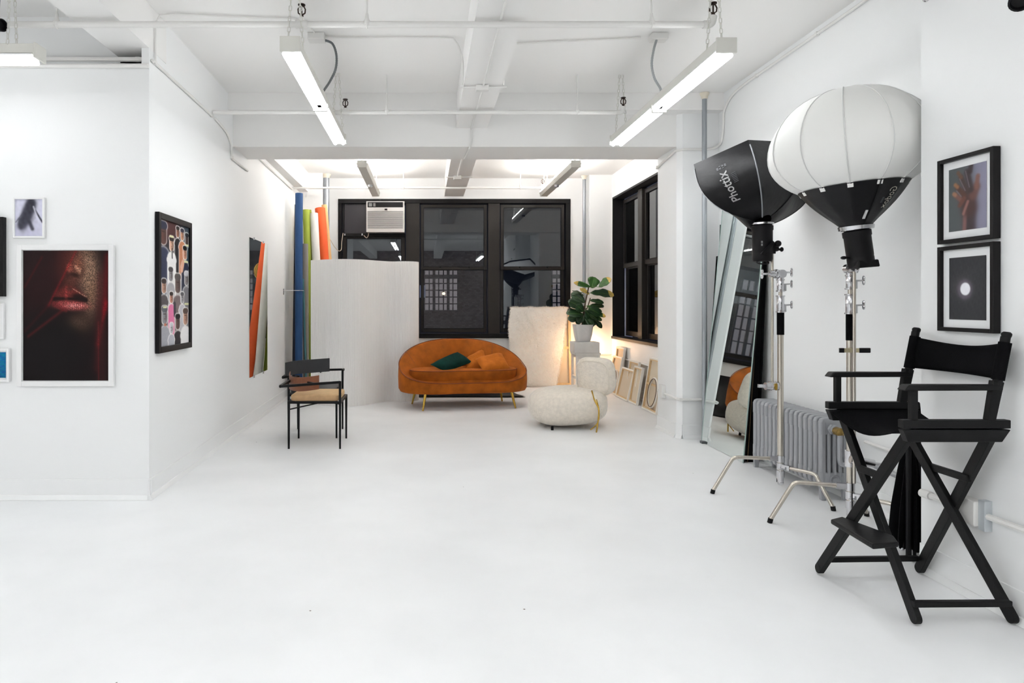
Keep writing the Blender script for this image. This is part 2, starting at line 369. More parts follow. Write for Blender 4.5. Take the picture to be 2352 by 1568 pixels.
# ------------------------------------------------------------------ fluorescent fixtures
def chain(m, p, q, r=.0028, link=.03):
    p = Vector(p); q = Vector(q); n = max(2,int((q-p).length/link)); d = (q-p)/n; u = d.normalized()
    a = Vector((1,0,0)) if abs(u.x)<.8 else Vector((0,1,0)); a = (a-u*a.dot(u)).normalized(); b = u.cross(a)
    for i in range(n):
        c = p+d*(i+.5); e = a if i%2 else b; L = d.length*.62; W = .0075
        m.tube([c-u*L-e*W*.0, c-u*L*.6+e*W, c+u*L*.6+e*W, c+u*L, c+u*L*.6-e*W, c-u*L*.6-e*W], r, 4, closed=True)
def fixture(x, y0, y1, z, label, up=False, tm=None, along='y', hooks=True, zc=CZ, group='fluorescent strip lights on chains'):
    t = thing('strip_light', label, 'light fixture', (0,0,0), group); ORG[t.name] = Vector((0,0,0))
    L = y1-y0; W = .06; sg = -1 if not up else 1
    c = Vector(((x),(y0+y1)/2,z)); t.location = c
    def T(p): return (Vector(p)) if along=='y' else Vector((p[1],-p[0],p[2]))
    class LM(MB):
        def build(s,*a,**k): s.v = [tuple(T(v)) for v in s.v]; k['local']=True; return MB.build(s,*a,**k)
    hl = L/2
    m = LM(); 
    if not up: m.hexa([(-.046,-hl,0),(.046,-hl,0),(.046,hl,0),(-.046,hl,0)],[(-.046,-hl,.055),(.046,-hl,.055),(.046,hl,.055),(-.046,hl,.055)])
    else: m.hexa([(-.05,-hl,-.055),(.05,-hl,-.055),(.05,hl,-.055),(-.05,hl,-.055)],[(-.07,-hl,0),(.07,-hl,0),(.07,hl,0),(-.07,hl,0)])
    m.build('housing', OFFH, t, bevel=.003)
    m = LM(); m.hexa([(-.05,-hl+.02,-.004*-sg),(.05,-hl+.02,-.004*-sg),(.05,hl-.02,-.004*-sg),(-.05,hl-.02,-.004*-sg)],[(-.05,-hl+.02,sg*.012),(.05,-hl+.02,sg*.012),(.05,hl-.02,sg*.012),(-.05,hl-.02,sg*.012)]) 
    m.build('reflector', REFL, t)
    for s in (-1,1):
        m = LM(); m.box(-.058,.058,s*hl-.006,s*hl+.006,min(0,sg*.03)-(.055 if up else 0),max(0,sg*.03)+(0 if up else .058)); m.build('end_cap', OFFH, t, bevel=.002)
    m = LM(); m.box(-.056,.056,-.014,.014,min(0,sg*.03),max(0,sg*.03)); m.box(-.05,.05,-.014,.014,min(0,sg*.052),max(0,sg*.052)); m.build('lamp_holder', OFFH, t)
    for sx in (-1,1):
        for a,b in ((-hl+.03,-.015),(.015,hl-.03)):
            m = LM(); m.cyl((sx*.034,a,sg*.03),(sx*.034,b,sg*.03),.017,12); m.build('tube', tm or (TUBE_UP if up else TUBE), t, smooth=True)
    if hooks:
        for yy in (-hl*.86,hl*.86):
            for sx in (-1,1):
                m = LM(); chain(m,(sx*.045,yy,.05 if not up else -.005),(sx*.012,yy,zc-z)); m.build('chain', OFFH, t)
    if up:
        m = LM(); m.lathe([(.0,-.085),(.03,-.083),(.035,-.055)],(0,.1,0),14); m.build('cover_plate', CHR, t, smooth=True)
    return t
ZF = 2.745
fixture(-.763,3.84,6.05,ZF,'lit strip light hanging left of the middle ceiling beam')
fixture(1.70,3.86,6.10,ZF,'lit strip light hanging at right, above the grey pole and softboxes')
fixture(-.757,8.10,10.3,2.97,'strip light turned upward, above the white ribbed screen', up=True)
fixture(1.78,8.10,10.3,2.97,'strip light turned upward, near the corner window', up=True)
fixture(-3.38,3.98,3.98+2.3,ZF,'lit strip light at the left picture edge, end toward the wall corner',along='x',tm=TUBE_DIM).location = (-3.40,3.98,ZF)
for x,y,l in ((-.76,.4,'left of the beam overhead'),(1.7,.4,'right of the beam overhead'),(-3.6,.6,'over the left bay'),(-.76,-2.6,'by the brick wall, middle'),(2.6,-2.6,'by the brick wall, right'),(-3.6,-2.4,'by the brick wall, left'),(-5.2,1.6,'far over the left bay')):
    fixture(x,y-1.1,y+1.1,2.745,'unseen strip light added for fill behind the photographer, '+l,tm=TUBE_REAR)  # unseen strips added as fill light for the front of the room

# ------------------------------------------------------------------ warm lamp in the back right corner
lt = thing('corner_lamp','small warm lamp glowing on the floor behind the plant stand','lamp',(2.49,10.42,0))
MB().lathe([(0,0),(.07,0),(.07,.015),(.012,.02),(.012,.54),(.02,.55),(.02,.575)],(2.49,10.42,0),16).build('stand', BLKM, lt, smooth=True)
WARM = mat('warm_bulb',(255,225,190),.5,emit=(1,.60,.32,85))
MB().sphere((2.49,10.42,.62),.05,16,10).build('bulb', WARM, lt, smooth=True)

# ------------------------------------------------------------------ sofa
SX, SY, SR = .475, 8.72, math.radians(10.4)
VELV = mat('rust_velvet',(154,80,16),.8, bump=.12, bscale=60, vary=.25, vscale=9, sheen=.22, spec=.2)
VELD = mat('rust_piping',(120,56,22),.8)
sf = thing('sofa','rust orange velvet loveseat with a curved back on splayed brass legs','sofa',(SX,SY,0),rz=SR,local=True)
SA, SB = .825, .44
def so(th, inset=0, sc=1.0):
    c, s = math.cos(th), math.sin(th); e = 2/2.45
    x = SA*math.copysign(abs(c)**e, c); y = SB*math.copysign(abs(s)**e, s)
    if s < 0: y += .07*math.exp(-(x/.38)**2)
    # inward normal approx
    n = Vector((x/SA**2, y/SB**2, 0)).normalized()
    return Vector((x*sc, y*sc, 0))-n*inset
def rim(th):
    t = (math.sin(th)+1)/2
    return .325+.505*t**1.55
NT = 96; TH = [2*PI*i/NT for i in range(NT)]
def sprof(th):
    h = rim(th); t = (math.sin(th)+1)/2
    k = .10+.09*abs(math.cos(th))+.07*t
    low = .36
    return [(.30,.205),(.06,.19),(.02,.20),(.0,.235),(-.005,.5*(h+.23)),(.0,h-.02),(.012,h-.002),(.03,h),(.055,h-.012),(k*.75,h-(h-low)*.42),(k,low+(h-low)*.22),(k+.02,low-.02),(k+.2,.33)]
P = [sprof(th) for th in TH]
MB().grid([[so(TH[k],P[k][j][0])+Vector((0,0,P[k][j][1])) for k in range(NT)] for j in range(len(P[0]))], closed_u=True).build('shell', VELV, sf, smooth=True, local=True)
MB().add([so(th,.30)+Vector((0,0,.2)) for th in TH],[tuple(range(NT))]).build('underside', BLKF, sf, local=True)
MB().tube([so(th,.004)+Vector((0,0,rim(th)+.001)) for th in TH], .0055, 6, closed=True).build('piping', VELD, sf, smooth=True, local=True)
for th in (math.radians(146),math.radians(57)):
    pr = sprof(th); MB().tube([so(th,pr[j][0]-.004)+Vector((0,0,pr[j][1]+.002)) for j in range(6,12)], .0035, 5).build('seam', VELD, sf, smooth=True, local=True)
cp = [(.5,.47),(.30,.485),(.19,.482),(.155,.470),(.145,.445),(.15,.39),(.155,.34),(.3,.33)]
def ci(th, i):
    t=(math.sin(th)+1)/2; return i-.045*(1-t)**1+ (.03*t)
MB().grid([[so(th,ci(th,min(i,.42)))*(0 if i>=.5 else 1)+Vector((0,0,z)) for th in TH] for i,z in cp], closed_u=True).build('seat_cushion', VELV, sf, smooth=True, local=True)
MB().tube([so(th,ci(th,.148))+Vector((0,0,.466)) for th in TH], .0045, 5, closed=True).build('cushion_piping', VELD, sf, smooth=True, local=True)
for lx,ly in ((-.585,-.36),(.585,-.36),(-.62,.24),(.60,.27)):
    MB().cyl((lx,ly,.0),(lx*.93,ly*.86,.205),.010,12,r2=.019).build('leg', GOLD, sf, smooth=True, local=True)
def pillow(name,label,corners,th,m,group=None,folds=0):
    A,B,C,D = [at(*c) for c in corners]; ctr = (A+B+C+D)/4
    n = (B-A).cross(D-A).normalized(); 
    if n.y > 0: n = -n
    N = 14; top = []; bot = []
    for i in range(N+1):
        r1 = []; r2 = []
        for j in range(N+1):
            u = i/N; v = j/N
            uu = u-.5; vv = v-.5
            pinch = 1-.10*(1-4*uu*uu)*abs(2*vv)**2; pinch2 = 1-.10*(1-4*vv*vv)*abs(2*uu)**2
            u2 = .5+uu*pinch; v2 = .5+vv*pinch2
            p = A*(1-u2)*(1-v2)+B*u2*(1-v2)+C*u2*v2+D*(1-u2)*v2
            h = th*((1-(2*uu)**4)*(1-(2*vv)**4))**.55*(1+.10*math.sin(9*u+5*v)*folds)
            r1.append(p+n*h); r2.append(p-n*h*.8)
        top.append(r1); bot.append(r2)
    t = MB().grid(top).grid(bot).build(name, m, smooth=True, merge=True, label=label)
    t['category']='cushion'
    if group: t['group']=group
    return t
GRN = mat('green_velvet',(4,44,38),.85,bump=.1,bscale=80,vary=.25,vscale=14,sheen=.08,spec=.15)
ORV = mat('orange_velvet',(178,98,30),.85,bump=.15,bscale=60,vary=.15,vscale=16,sheen=.12,spec=.15)
pillow('throw_cushion','dark green velvet cushion lying at the middle of the sofa',[(988,837,8.47),(1051,808,8.80),(1085,831,8.76),(1023,852,8.42)],.055,GRN)
pillow('throw_cushion','rumpled orange cushion half hidden between the green cushion and another orange one',[(1070,824,8.86),(1110,801,8.92),(1121,846,8.72),(1070,848,8.70)],.05,ORV,'orange cushions on the sofa',1)
pillow('throw_cushion','orange cushion in front at the right end of the sofa seat',[(1092,824,8.70),(1152,810,8.82),(1171,845,8.62),(1110,852,8.48)],.055,ORV,'orange cushions on the sofa',1)

# black curved sweep board behind the sofa
m = MB(); prof = [(9.44,.004),(9.7,.004),(9.92,.03),(10.08,.10),(10.2,.20),(10.29,.33),(10.34,.46),(10.35,.54)]
rows = []
for (y,z) in prof: k=(y-9.44)*.35; rows.append([(x,y,z) for x in (-.12+k*.2,.4,.9,1.385-k)])
m.grid(rows); m.grid([[(x,y+.004,z+.012) for x,y,z in r] for r in rows][::-1])
m.build('sweep_board', BLK, smooth=True, label='black curved backdrop board on the floor behind the sofa')['category']='board'

# ------------------------------------------------------------------ cream chair
BOU = mat('cream_boucle',(238,228,214),.95,bump=.9,bscale=55,vary=.07,vscale=30,sheen=.5)
def superell(c, a, b, h, e1, e2, M=None, n=40, m=24, fn=None):
    rows = []
    def sp(x,e): return math.copysign(abs(x)**e,x)
    for i in range(m+1):
        p = -PI/2+PI*i/m; r = []
        for k in range(n):
            t = 2*PI*k/n; v = Vector((a*sp(math.cos(p),e1)*sp(math.cos(t),e2), b*sp(math.cos(p),e1)*sp(math.sin(t),e2), h*sp(math.sin(p),e1)))
            if fn: v = fn(v)
            if M is not None: v = M @ v
            r.append(Vector(c)+v)
        rows.append(r)
    return rows
ch = thing('lounge_chair','low cream boucle lounge chair with a rounded pad back and brass strips','chair',(1.51,7.42,0))
MB().grid(superell((1.515,7.42,.215),.405,.40,.195,.62,.72,fn=lambda v: Vector((v.x*(1-.10*max(0,-v.z/.195)**2),v.y*(1-.10*max(0,-v.z/.195)**2),v.z+.02*(v.x/.4)))),closed_u=True).build('seat',BOU,ch,smooth=True)
MB().tube([(1.515+.09,7.42-.36*math.cos(a)-.035,.215+.185*math.sin(a)) for a in [math.radians(q) for q in range(-62,-10,8)]],.004,5).build('seam',mat('cream_seam',(228,218,202),.9),ch)
R = Matrix.Rotation(math.radians(-38),3,'Z') @ Matrix.Rotation(math.radians(9),3,'X')
MB().grid(superell((1.775,7.27,.535),.205,.085,.20,.55,.62,M=R,fn=lambda v: Vector((v.x,v.y+.10*(v.x/.2)**2*.4,v.z))),closed_u=True).build('back_pad',BOU,ch,smooth=True)
rr = superell((1.775,7.27,.535),.193,.080,.188,.55,.62,M=R,n=40,m=24)
MB().tube([Vector((1.775,7.27,.535))+R@Vector((.182*math.copysign(abs(math.cos(a))**.62,math.cos(a)),-.066,.178*math.copysign(abs(math.sin(a))**.62,math.sin(a)))) for a in [2*PI*k/40 for k in range(40)]],.005,6,closed=True).build('pad_piping',mat('cream_seam',(228,218,202),.9),ch,smooth=True)
for dy,s in ((6.99,1),(7.86,-1)):
    MB().tube(smoothpath([(1.715,dy+.16*s,.40),(1.715,dy+.07*s,.33),(1.745,dy+.01*s,.24),(1.742,dy,.14),(1.722,dy,.0)],5),.008,8).build('leg',GOLD,ch,smooth=True)
    MB().tube(smoothpath([(1.73,dy+.03*s,.33),(1.752,dy+.012*s,.22),(1.738,dy+.005*s,.10),(1.67,dy+.03*s,.02)],5),.006,8).build('brace',GOLD,ch,smooth=True)
for x,y in ((1.3,7.12),(1.3,7.7),(1.66,7.7)): MB().cyl((x,y,0),(x,y,.04),.014,12).build('foot',BLK,ch)
ch.location.y -= .10

# ------------------------------------------------------------------ corner armchairs
LEATH = mat('tan_suede',(198,162,120),.85,bump=.15,bscale=90,vary=.1,vscale=18,sheen=.3)
BROWN = mat('brown_leather',(122,70,42),.5,bump=.15,bscale=60,vary=.15,vscale=10)
BLEA = mat('black_leather',(38,38,41),.5,bump=.2,bscale=60,vary=.1,vscale=16)
def armchair(label, x0,x1,y0,y1, seatm, backm, arms, posts, plate, ph, group):
    t = thing('metal_armchair',label,'chair',((x0+x1)/2,(y0+y1)/2,0),group)
    w = .021
    for x,y in ((x0,y0),(x1,y0),(x1,y1),(x0,y1)):
        top = .605 if (x,y) in posts else .425
        MB().bar((x,y,0),(x,y,top),w*.75,w*.75,w2=w,h2=w).build('leg',BLKM,t)
    m = MB()
    for a,b in (((x0,y0),(x1,y0)),((x1,y0),(x1,y1)),((x1,y1),(x0,y1)),((x0,y1),(x0,y0))): m.bar((*a,.415),(*b,.415),w,w)
    m.build('seat_frame',BLKM,t)
    m = MB(); m.bar((x0,y0,.35),(x1,y1,.40),.009); m.bar((x1,y1-.0,.35),(x0,y0,.40),.009); 
    m = MB(); m.bar((x0,y0,.352),(x1,y1,.40),.010); m.bar((x1,y0,.40),(x0,y1,.40),.010); m.build('cross_brace',BLKM,t)
    m = MB()
    for a,b in zip(arms,arms[1:]): m.bar(a,b,w,w)
    for a in arms[1:-1]: m.sphere(a,w*.62,8,6)
    m.build('arm_rail',BLKM,t)
    cx,cy = (x0+x1)/2,(y0+y1)/2
    MB().grid(superell((cx,cy,.452),(x1-x0)/2-.008,(y1-y0)/2-.008,.034,.35,.16,n=48,m=12),closed_u=True).build('seat_cushion',seatm,t,smooth=True)
    path = smoothpath([(*p[:2],0) for p in plate],8); n = len(path)
    o = []; i_ = []
    for k,p in enumerate(path):
        u = k/(n-1); a = path[min(k+1,n-1)]-path[max(k-1,0)]; nn = Vector((-a.y,a.x,0)).normalized()*.004
        zc = plate[0][2]+(plate[-1][2]-plate[0][2])*u
        sag = -.028*math.sin(PI*u)*ph[1]
        o.append([Vector((p.x,p.y,zc+sag-ph[0]/2))+nn, Vector((p.x,p.y,zc+sag+ph[0]/2))+nn]); i_.append([Vector((p.x,p.y,zc+sag+ph[0]/2))-nn, Vector((p.x,p.y,zc+sag-ph[0]/2))-nn])
    rows = [a+b for a,b in zip(o,i_)]
    m = MB(); m.grid(rows,closed_u=True); k=len(m.v); m.f += [(0,1,2,3),(k-4,k-3,k-2,k-1)]
    m.build('backrest',backm,t)
    m = MB()
    for q in (.12,.8):
        p = path[int(q*(n-1))]; e = min(((Vector(a)*(1-s/10)+Vector(b)*(s/10)) for a,b in zip(arms,arms[1:]) for s in range(11)), key=lambda v:(v.xy-p.xy).length)
        m.bar(e,(p.x,p.y,e.z),.012)
    m.build('bracket',BLKM,t)
    return t
armchair('black metal armchair with tan suede seat and brown leather back, the nearer of the pair',-1.227,-.768,6.115,6.59,LEATH,BROWN,
    [(-.768,6.115,.597),(-1.235,5.80,.597),(-1.245,6.59,.597),(-1.227,6.59,.597)],[(-.768,6.115),(-1.227,6.59)],
    [(-1.275,6.42,.600),(-1.235,6.22,.598),(-1.12,6.10,.594),(-.965,6.17,.590)],(.125,.6),'metal armchairs by the ribbed screen')
armchair('black metal armchair with dark seat and black curved back, behind the tan seated one',-1.325,-.863,6.60,7.08,BLEA,BLEA,
    [(-1.325,6.60,.597),(-1.36,6.50,.597),(-1.40,7.16,.597),(-.863,7.16,.610),(-.863,7.08,.610)],[(-1.325,6.60),(-.863,7.08)],
    [(-1.375,6.68,.655),(-1.28,6.80,.655),(-1.13,6.88,.665),(-.985,6.98,.675)],(.135,-.15),'metal armchairs by the ribbed screen')

# ------------------------------------------------------------------ ribbed screen
SCR = mat('white_ribbed_card',(245,243,241),.6)
path = smoothpath([(a,b,0) for a,b in [(-1.49,8.86),(-1.40,8.80),(-1.24,8.68),(-1.05,8.62),(-.82,8.70),(-.60,8.98),(-.46,9.10),(-.30,9.06),(-.17,9.10),(-.10,9.22),(-.12,9.38)]],14)
tot = sum((b-a).length for a,b in zip(path,path[1:])); step = .021; pts = []; acc = 0
def walk(path, step):
    out = [path[0].copy()]; need = step
    for a,b in zip(path,path[1:]):
        L = (b-a).length; s = 0
        while L-s >= need: s += need; out.append(a+(b-a)*(s/L)); need = step
        need -= L-s
    return out
pts = walk(path, step/3); outer = []; inner = []
for i,p in enumerate(pts):
    a = pts[min(i+1,len(pts)-1)]-pts[max(i-1,0)]; n = Vector((a.y,-a.x,0)).normalized()
    k = (.004,.004,.0008)[i%3]
    outer.append(p+n*k); inner.append(p-n*.004)
sc = thing('ribbed_screen','tall white ribbed screen standing in a wave at the left of the sofa','screen',(-.9,8.9,0))
ZT = 1.862
m = MB(); m.grid([[Vector((q.x,q.y,0)) for q in outer],[Vector((q.x,q.y,ZT)) for q in outer]]); m.grid([[Vector((q.x,q.y,ZT)) for q in inner],[Vector((q.x,q.y,0)) for q in inner]])
m.grid([[Vector((q.x,q.y,ZT)) for q in outer],[Vector((q.x,q.y,ZT)) for q in inner]])
m.build('ribbed_sheet',SCR,sc)['kind']='stuff'
e = pts[-1]; MB().box(e.x-.012,e.x+.012,e.y-.02,e.y+.02,0,ZT-.015).build('end_slat',SCR,sc)

# ------------------------------------------------------------------ backdrop rolls in the corner
def roll(name,label,top,bot,r,m,kind='roll',flare=0,cut=0,crease=False,n=20):
    """a hollow paper roll standing on the floor and leaning"""
    t = Vector(top); b = Vector(bot); ax = (t-b).normalized()
    prof = []; L = (t-b).length
    o = MB()
    def fn(u,z):
        k = 1
        if crease: k -= .10*max(0,math.cos(u-1.9))**6
        return k
    o.lathe([(r*(1-flare*.5),0),(r,L*.3),(r,L*.7),(r*(1+flare),L-.02),(r*(1+flare*.9),L),(r*(1+flare*.9)-.012,L),(r*.7,L-.25)],b,n,axis=ax,fn=fn)
    if cut:
        for i,v in enumerate(o.v):
            pass
    x = o.build(name,m,smooth=True,label=label); x['category']=kind; x['group']='backdrop rolls in the corner'; return x
def paper(name,rgb,**k): return mat(name,rgb,.75,bump=.05,bscale=30,vary=.05,vscale=5,**k)
def P2(px,py,d): return at(px,py,d)
roll('paper_roll','tall blue paper roll in the left back corner, the nearest and thickest',at(687,444,9.35),(-1.735,9.32,0),.052,paper('blue_paper',(26,66,112)),crease=True)
roll('paper_roll','dark navy roll squeezed between the wall and the blue roll',at(681,470,9.6),(-1.83,9.45,0),.025,paper('navy_paper',(34,42,56)))
roll('paper_roll','grey paper roll just right of the blue roll',at(701,560,9.5),(-1.66,9.48,0),.042,paper('grey_paper',(134,130,124)))
roll('paper_roll','thin teal roll leaning beside the blue roll',at(696,640,9.40),(-1.635,9.37,0),.014,paper('teal_paper',(70,118,124)))
roll('paper_roll','lime green paper roll with a folded edge behind the grey roll',at(703,482,9.78),(-1.60,9.62,0),.05,paper('lime_paper',(150,164,60)),crease=True)
roll('paper_roll','lime paper edge curling loose beside the white roll',at(712,482,9.93),(-1.50,9.70,0),.022,paper('dark_lime_paper',(140,154,52)))
roll('paper_roll','wide white paper roll between the lime and orange rolls',at(721,490,9.80),(-1.44,9.58,0),.058,paper('white_paper',(244,242,236)))
roll('paper_roll','bright orange paper roll with a flared top, leaning left',at(735,479,10.03),(-1.28,9.60,0),.07,paper('orange_paper',(214,84,32)),flare=.08,crease=True)
roll('paper_roll','tan cardboard tube beside the orange roll',at(745,471,10.18),(-1.24,9.86,0),.042,paper('kraft_tube',(216,172,118)))
# cord that holds the blue roll
cb = thing('wall_bracket','small grey wall bracket with a wire strapped round the blue roll','bracket',(-1.9,9.0,1.45))
MB().box(xl(9.15)-.01,xl(9.15)+.006,9.12,9.16,1.42,1.50).build('plate',CHR,cb)
MB().tube([(xl(9.15),9.14,1.475),(-1.78,9.26,1.478),(-1.71,9.26,1.478),(-1.67,9.33,1.478)],.004,6).build('wire',CHR,cb)

# ------------------------------------------------------------------ air conditioner
ac = thing('air_conditioner','white window air conditioner in the upper left pane of the big window','air conditioner',((acx0+acx1)/2,BD-.1,acz0))
ACW = mat('appliance_white',(226,224,222),.35); yf = BD-.16
m = MB(); m.box(acx0,acx1,yf+.03,BD+.3,acz0,acz1); m.build('body',ACW,ac,bevel=.008)
m = MB(); z1 = acz1-.135; fx0,fx1 = acx0+.018,acx1-.022
m.box(acx0,acx1,yf,yf+.03,acz1-.012,acz1); m.box(acx0,acx1,yf,yf+.03,acz0,acz0+.055); m.box(acx0,fx0,yf,yf+.03,acz0+.055,acz1-.012); m.box(fx1,acx1,yf,yf+.03,acz0+.055,acz1-.012); m.box(fx0,fx1,yf,yf+.03,z1-.02,z1+.04)
m.build('front_bezel',ACW,ac)
MB().box(fx0,fx1,yf+.004,yf+.03,z1+.04,acz1-.012).build('dark_vent',BLK,ac)
v = MB(); 
for k in range(4):
    for sx in (fx0+.02,fx0+.09): v.box(sx,sx+.05 if sx<fx0+.05 else sx+.035,yf-.002,yf+.004,acz1-.035-k*.014,acz1-.029-k*.014)
v.build('vent_label',mat('pale_print',(190,190,188),.5),ac)
MB().box((acx0+acx1)/2-.012,(acx0+acx1)/2+.03,yf-.003,yf,z1-.006,z1+.02).build('display',BLK,ac)
MB().box(fx0,fx1,yf+.02,yf+.03,acz0+.055,z1-.02).build('grille_back',mat('grille_shadow',(92,92,104),.6),ac)
lou = None
for k in range(15):
    z = acz0+.062+k*(z1-.02-acz0-.062)/15
    if lou is None: lou = MB().hexa([(fx0,yf+.004,z),(fx1,yf+.004,z),(fx1,yf+.018,z+.004),(fx0,yf+.018,z+.004)],[(fx0,yf,z+.011),(fx1,yf,z+.011),(fx1,yf+.018,z+.014),(fx0,yf+.018,z+.014)]).build('louvre',ACW,ac); zl=z
    else: c = lou.copy(); COL.objects.link(c); c.parent = ac; c.location.z = z-zl
MB().tube(smoothpath([(at_b(847,0)[0],yf+.1,acz0),(at_b(847,0)[0],yf+.06,acz0-.05),(at_b(843,0)[0],yf+.08,acz0-.085),(at_b(836,0)[0],BD-.03,acz0-.04)],5),.006,6).build('power_cord',mat('cord_cream',(216,200,182),.5),ac,smooth=True)
cdm = mat('cord_cream',(216,200,182),.5)
o = MB().tube(smoothpath([at(788,535,10.75),at(785,555,10.75),at(784,572,10.75),at(778,576,10.75),at(768,566,10.72),at(757,548,10.7),at(750,540,10.68)],5),.006,6).build('extension_cord',cdm,smooth=True,label='cream cord drooping from the window to the back pipe'); o['category']='cord'
# woven disc that only the wall mirror shows
o = MB(); o.lathe([(0,.012),(.05,.02),(.052,.012),(.09,.018),(.092,.01),(.12,.014),(.122,.006),(.145,.008),(.145,-.008),(0,-.01)],(-1.28,10.70,1.80),28,axis=(-.75,-.66,0))
o = o.build('straw_disc',mat('woven_straw',(200,164,84),.7,bump=.5,bscale=60),smooth=True,label='round woven straw disc hung by the big window, seen in the wall mirror'); o['category']='ornament'

# ------------------------------------------------------------------ fur throw over a large canvas
def stretcher(t, o, u, v, W, H, bw=.045, th=.025, cross=True, face=None, seen_back=True):
    """o: lower left corner, u along the width, v up the height; n towards the viewer"""
    o = Vector(o); u = Vector(u).normalized(); v = Vector(v).normalized(); n = u.cross(v).normalized()
    def slab(m,a0,a1,b0,b1,c0,c1): m.hexa([o+u*a0+v*b0+n*c0,o+u*a1+v*b0+n*c0,o+u*a1+v*b1+n*c0,o+u*a0+v*b1+n*c0],[o+u*a0+v*b0+n*c1,o+u*a1+v*b0+n*c1,o+u*a1+v*b1+n*c1,o+u*a0+v*b1+n*c1])
    m = MB(); slab(m,0,W,0,H,-.003,.001); m.build('canvas',face or LINEN,t)
    for a0,a1,b0,b1 in ((0,bw,0,H),(W-bw,W,0,H),(bw,W-bw,0,bw),(bw,W-bw,H-bw,H)):
        m = MB(); slab(m,a0,a1,b0,b1,.001,th); m.build('stretcher_bar',WOOD,t)
    if cross: m = MB(); slab(m,bw,W-bw,H*.5-bw*.4,H*.5+bw*.4,.001,th*.8); m.build('cross_bar',WOOD,t)
    m = MB(); e=.006; slab(m,-e,0,-e,H+e,-.004,th+.001); slab(m,W,W+e,-e,H+e,-.004,th+.001); slab(m,0,W,H,H+e,-.004,th+.001); slab(m,0,W,-e,0,-.004,th+.001)
    s = .014; slab(m,-e,s,-e,H+e,th+.0015,th+.004); slab(m,W-s,W+e,-e,H+e,th+.0015,th+.004); slab(m,s,W-s,H-s,H+e,th+.0015,th+.004); slab(m,s,W-s,-e,s,th+.0015,th+.004)
    m.build('folded_edge',WCAN,t)
    return n
bc = thing('stretched_canvas','large stretched canvas turned to the wall under the fur throw','canvas',(1.83,10.7,0))
stretcher(bc,(1.375,10.68,.012),(1,0,0),(0,.085,1),.915,1.19,bw=.05,th=.03)
FUR = mat('cream_fur',(255,253,248),.9,bump=.7,bscale=40,vary=.05,vscale=12,sheen=.3)
NV, NU = 46, 36; rows = []
def lerpx(v, xs):
    k = v*(len(xs)-1); i = min(int(k),len(xs)-2); f = k-i; return xs[i]*(1-f)+xs[i+1]*f
th_ = thing('fur_throw','cream shaggy fur throw draped over the large canvas behind the cream chair','throw',(1.8,10.6,.6))
def furp(u,v,off=0):
    xl_ = lerpx(v,[1174,1171,1169,1171,1172,1174,1176,1180]); xr = lerpx(v,[1305,1302,1298,1294,1291,1286,1281,1276]); py = lerpx(v,[707,884])
    px = xl_+(xr-xl_)*u; y = 10.655+.085*(1-v)-.03*math.sin(PI*min(1,v*1.2))*math.sin(7*u+3.2*v)*v-.012-off
    return Vector(((px-VX)*10.68/F, y, CH-(py-VY)*10.68/F+.004*math.sin(23*u)))
rows = [[furp(0,0)+(furp(k/NU,0)-furp(0,0))+Vector((0,.10,-.02)) for k in range(NU+1)],[furp(k/NU,0)+Vector((0,.05,.012)) for k in range(NU+1)]]+[[furp(k/NU,j/NV)+Vector((rng.normal()*.003,rng.normal()*.004,rng.normal()*.003)) for k in range(NU+1)] for j in range(NV+1)]
MB().grid(rows).build('pelt',FUR,th_,smooth=True)
m = MB()
for i in range(15000):
    u,v = rng.rand(),rng.rand()
    if i%5==0: u,v = [(0,v),(1,v),(u,0),(u,1)][rng.randint(4)]
    p = furp(u,v); ex = (u-.5)*2; d = Vector((rng.normal()*.5+(1.0*ex if abs(ex)>.97 else 0), -.45-abs(rng.normal())*.3, -.7+rng.normal()*.5+(1.8 if v<.02 else 0))).normalized()*(.026+.014*rng.rand())
    a = Vector((rng.normal(),rng.normal()*.2,rng.normal()*.3)).normalized()*.0022
    m.add([p-a+Vector((0,.004,0)),p+a+Vector((0,.004,0)),p+d],[(0,1,2)])
m.build('fur',mat('fur_strand',(255,253,248),.8),th_)['kind']='stuff'

# ------------------------------------------------------------------ canvases leaning by the corner window
def lean_canvas(label, d0, d1, xb, xt, H, cross=False, hoop=False, bw=.03, tilt=0):
    o = Vector((xb,d0,.008)); u = Vector((tilt,d1-d0,0)); W = u.length
    v = Vector((xt-xb,0,H)); 
    t = thing('leaning_canvas',label,'canvas',(xb,(d0+d1)/2,0),'canvases leaning by the corner window')
    # seen from the left: width runs from far to near
    n = stretcher(t,o,u,v,W,v.length,bw=bw,th=.022,cross=cross)
    if hoop:
        uu = u.normalized(); vv = v.normalized(); c = o+uu*W*.62+vv*v.length*.36+n*.03
        MB().tube([c+uu*W*.30*math.cos(a)+vv*v.length*.28*math.sin(a) for a in [2*PI*k/28 for k in range(28)]],.011,6,closed=True).build('oval_frame',WCAN,t,smooth=True)
        MB().tube([c+n*.012+uu*W*.285*math.cos(a)+vv*v.length*.268*math.sin(a) for a in [2*PI*k/28 for k in range(28)]],.005,5,closed=True).build('rope_edge',mat('rope_brown',(104,82,62),.9),t,smooth=True)
    return t
lean_canvas('tallest canvas at the back of the leaning row, nearest the corner',10.12,9.74,2.79,2.85,.65)
lean_canvas('upright canvas with an oval frame resting inside, at the far end of the row',10.10,9.66,2.71,2.80,.52,hoop=True)
lean_canvas('small canvas with plain linen back in the front of the row',9.56,9.03,2.68,2.775,.40)
lean_canvas('narrow tall canvas behind the small linen one',9.30,8.90,2.735,2.80,.52)
lean_canvas('white edged canvas below the wall outlet',9.02,8.69,2.70,2.78,.465)
lean_canvas('big canvas with a cross bar and an oval frame, partly behind the pillar',8.46,7.95,2.70,2.80,.62,cross=True,hoop=True)

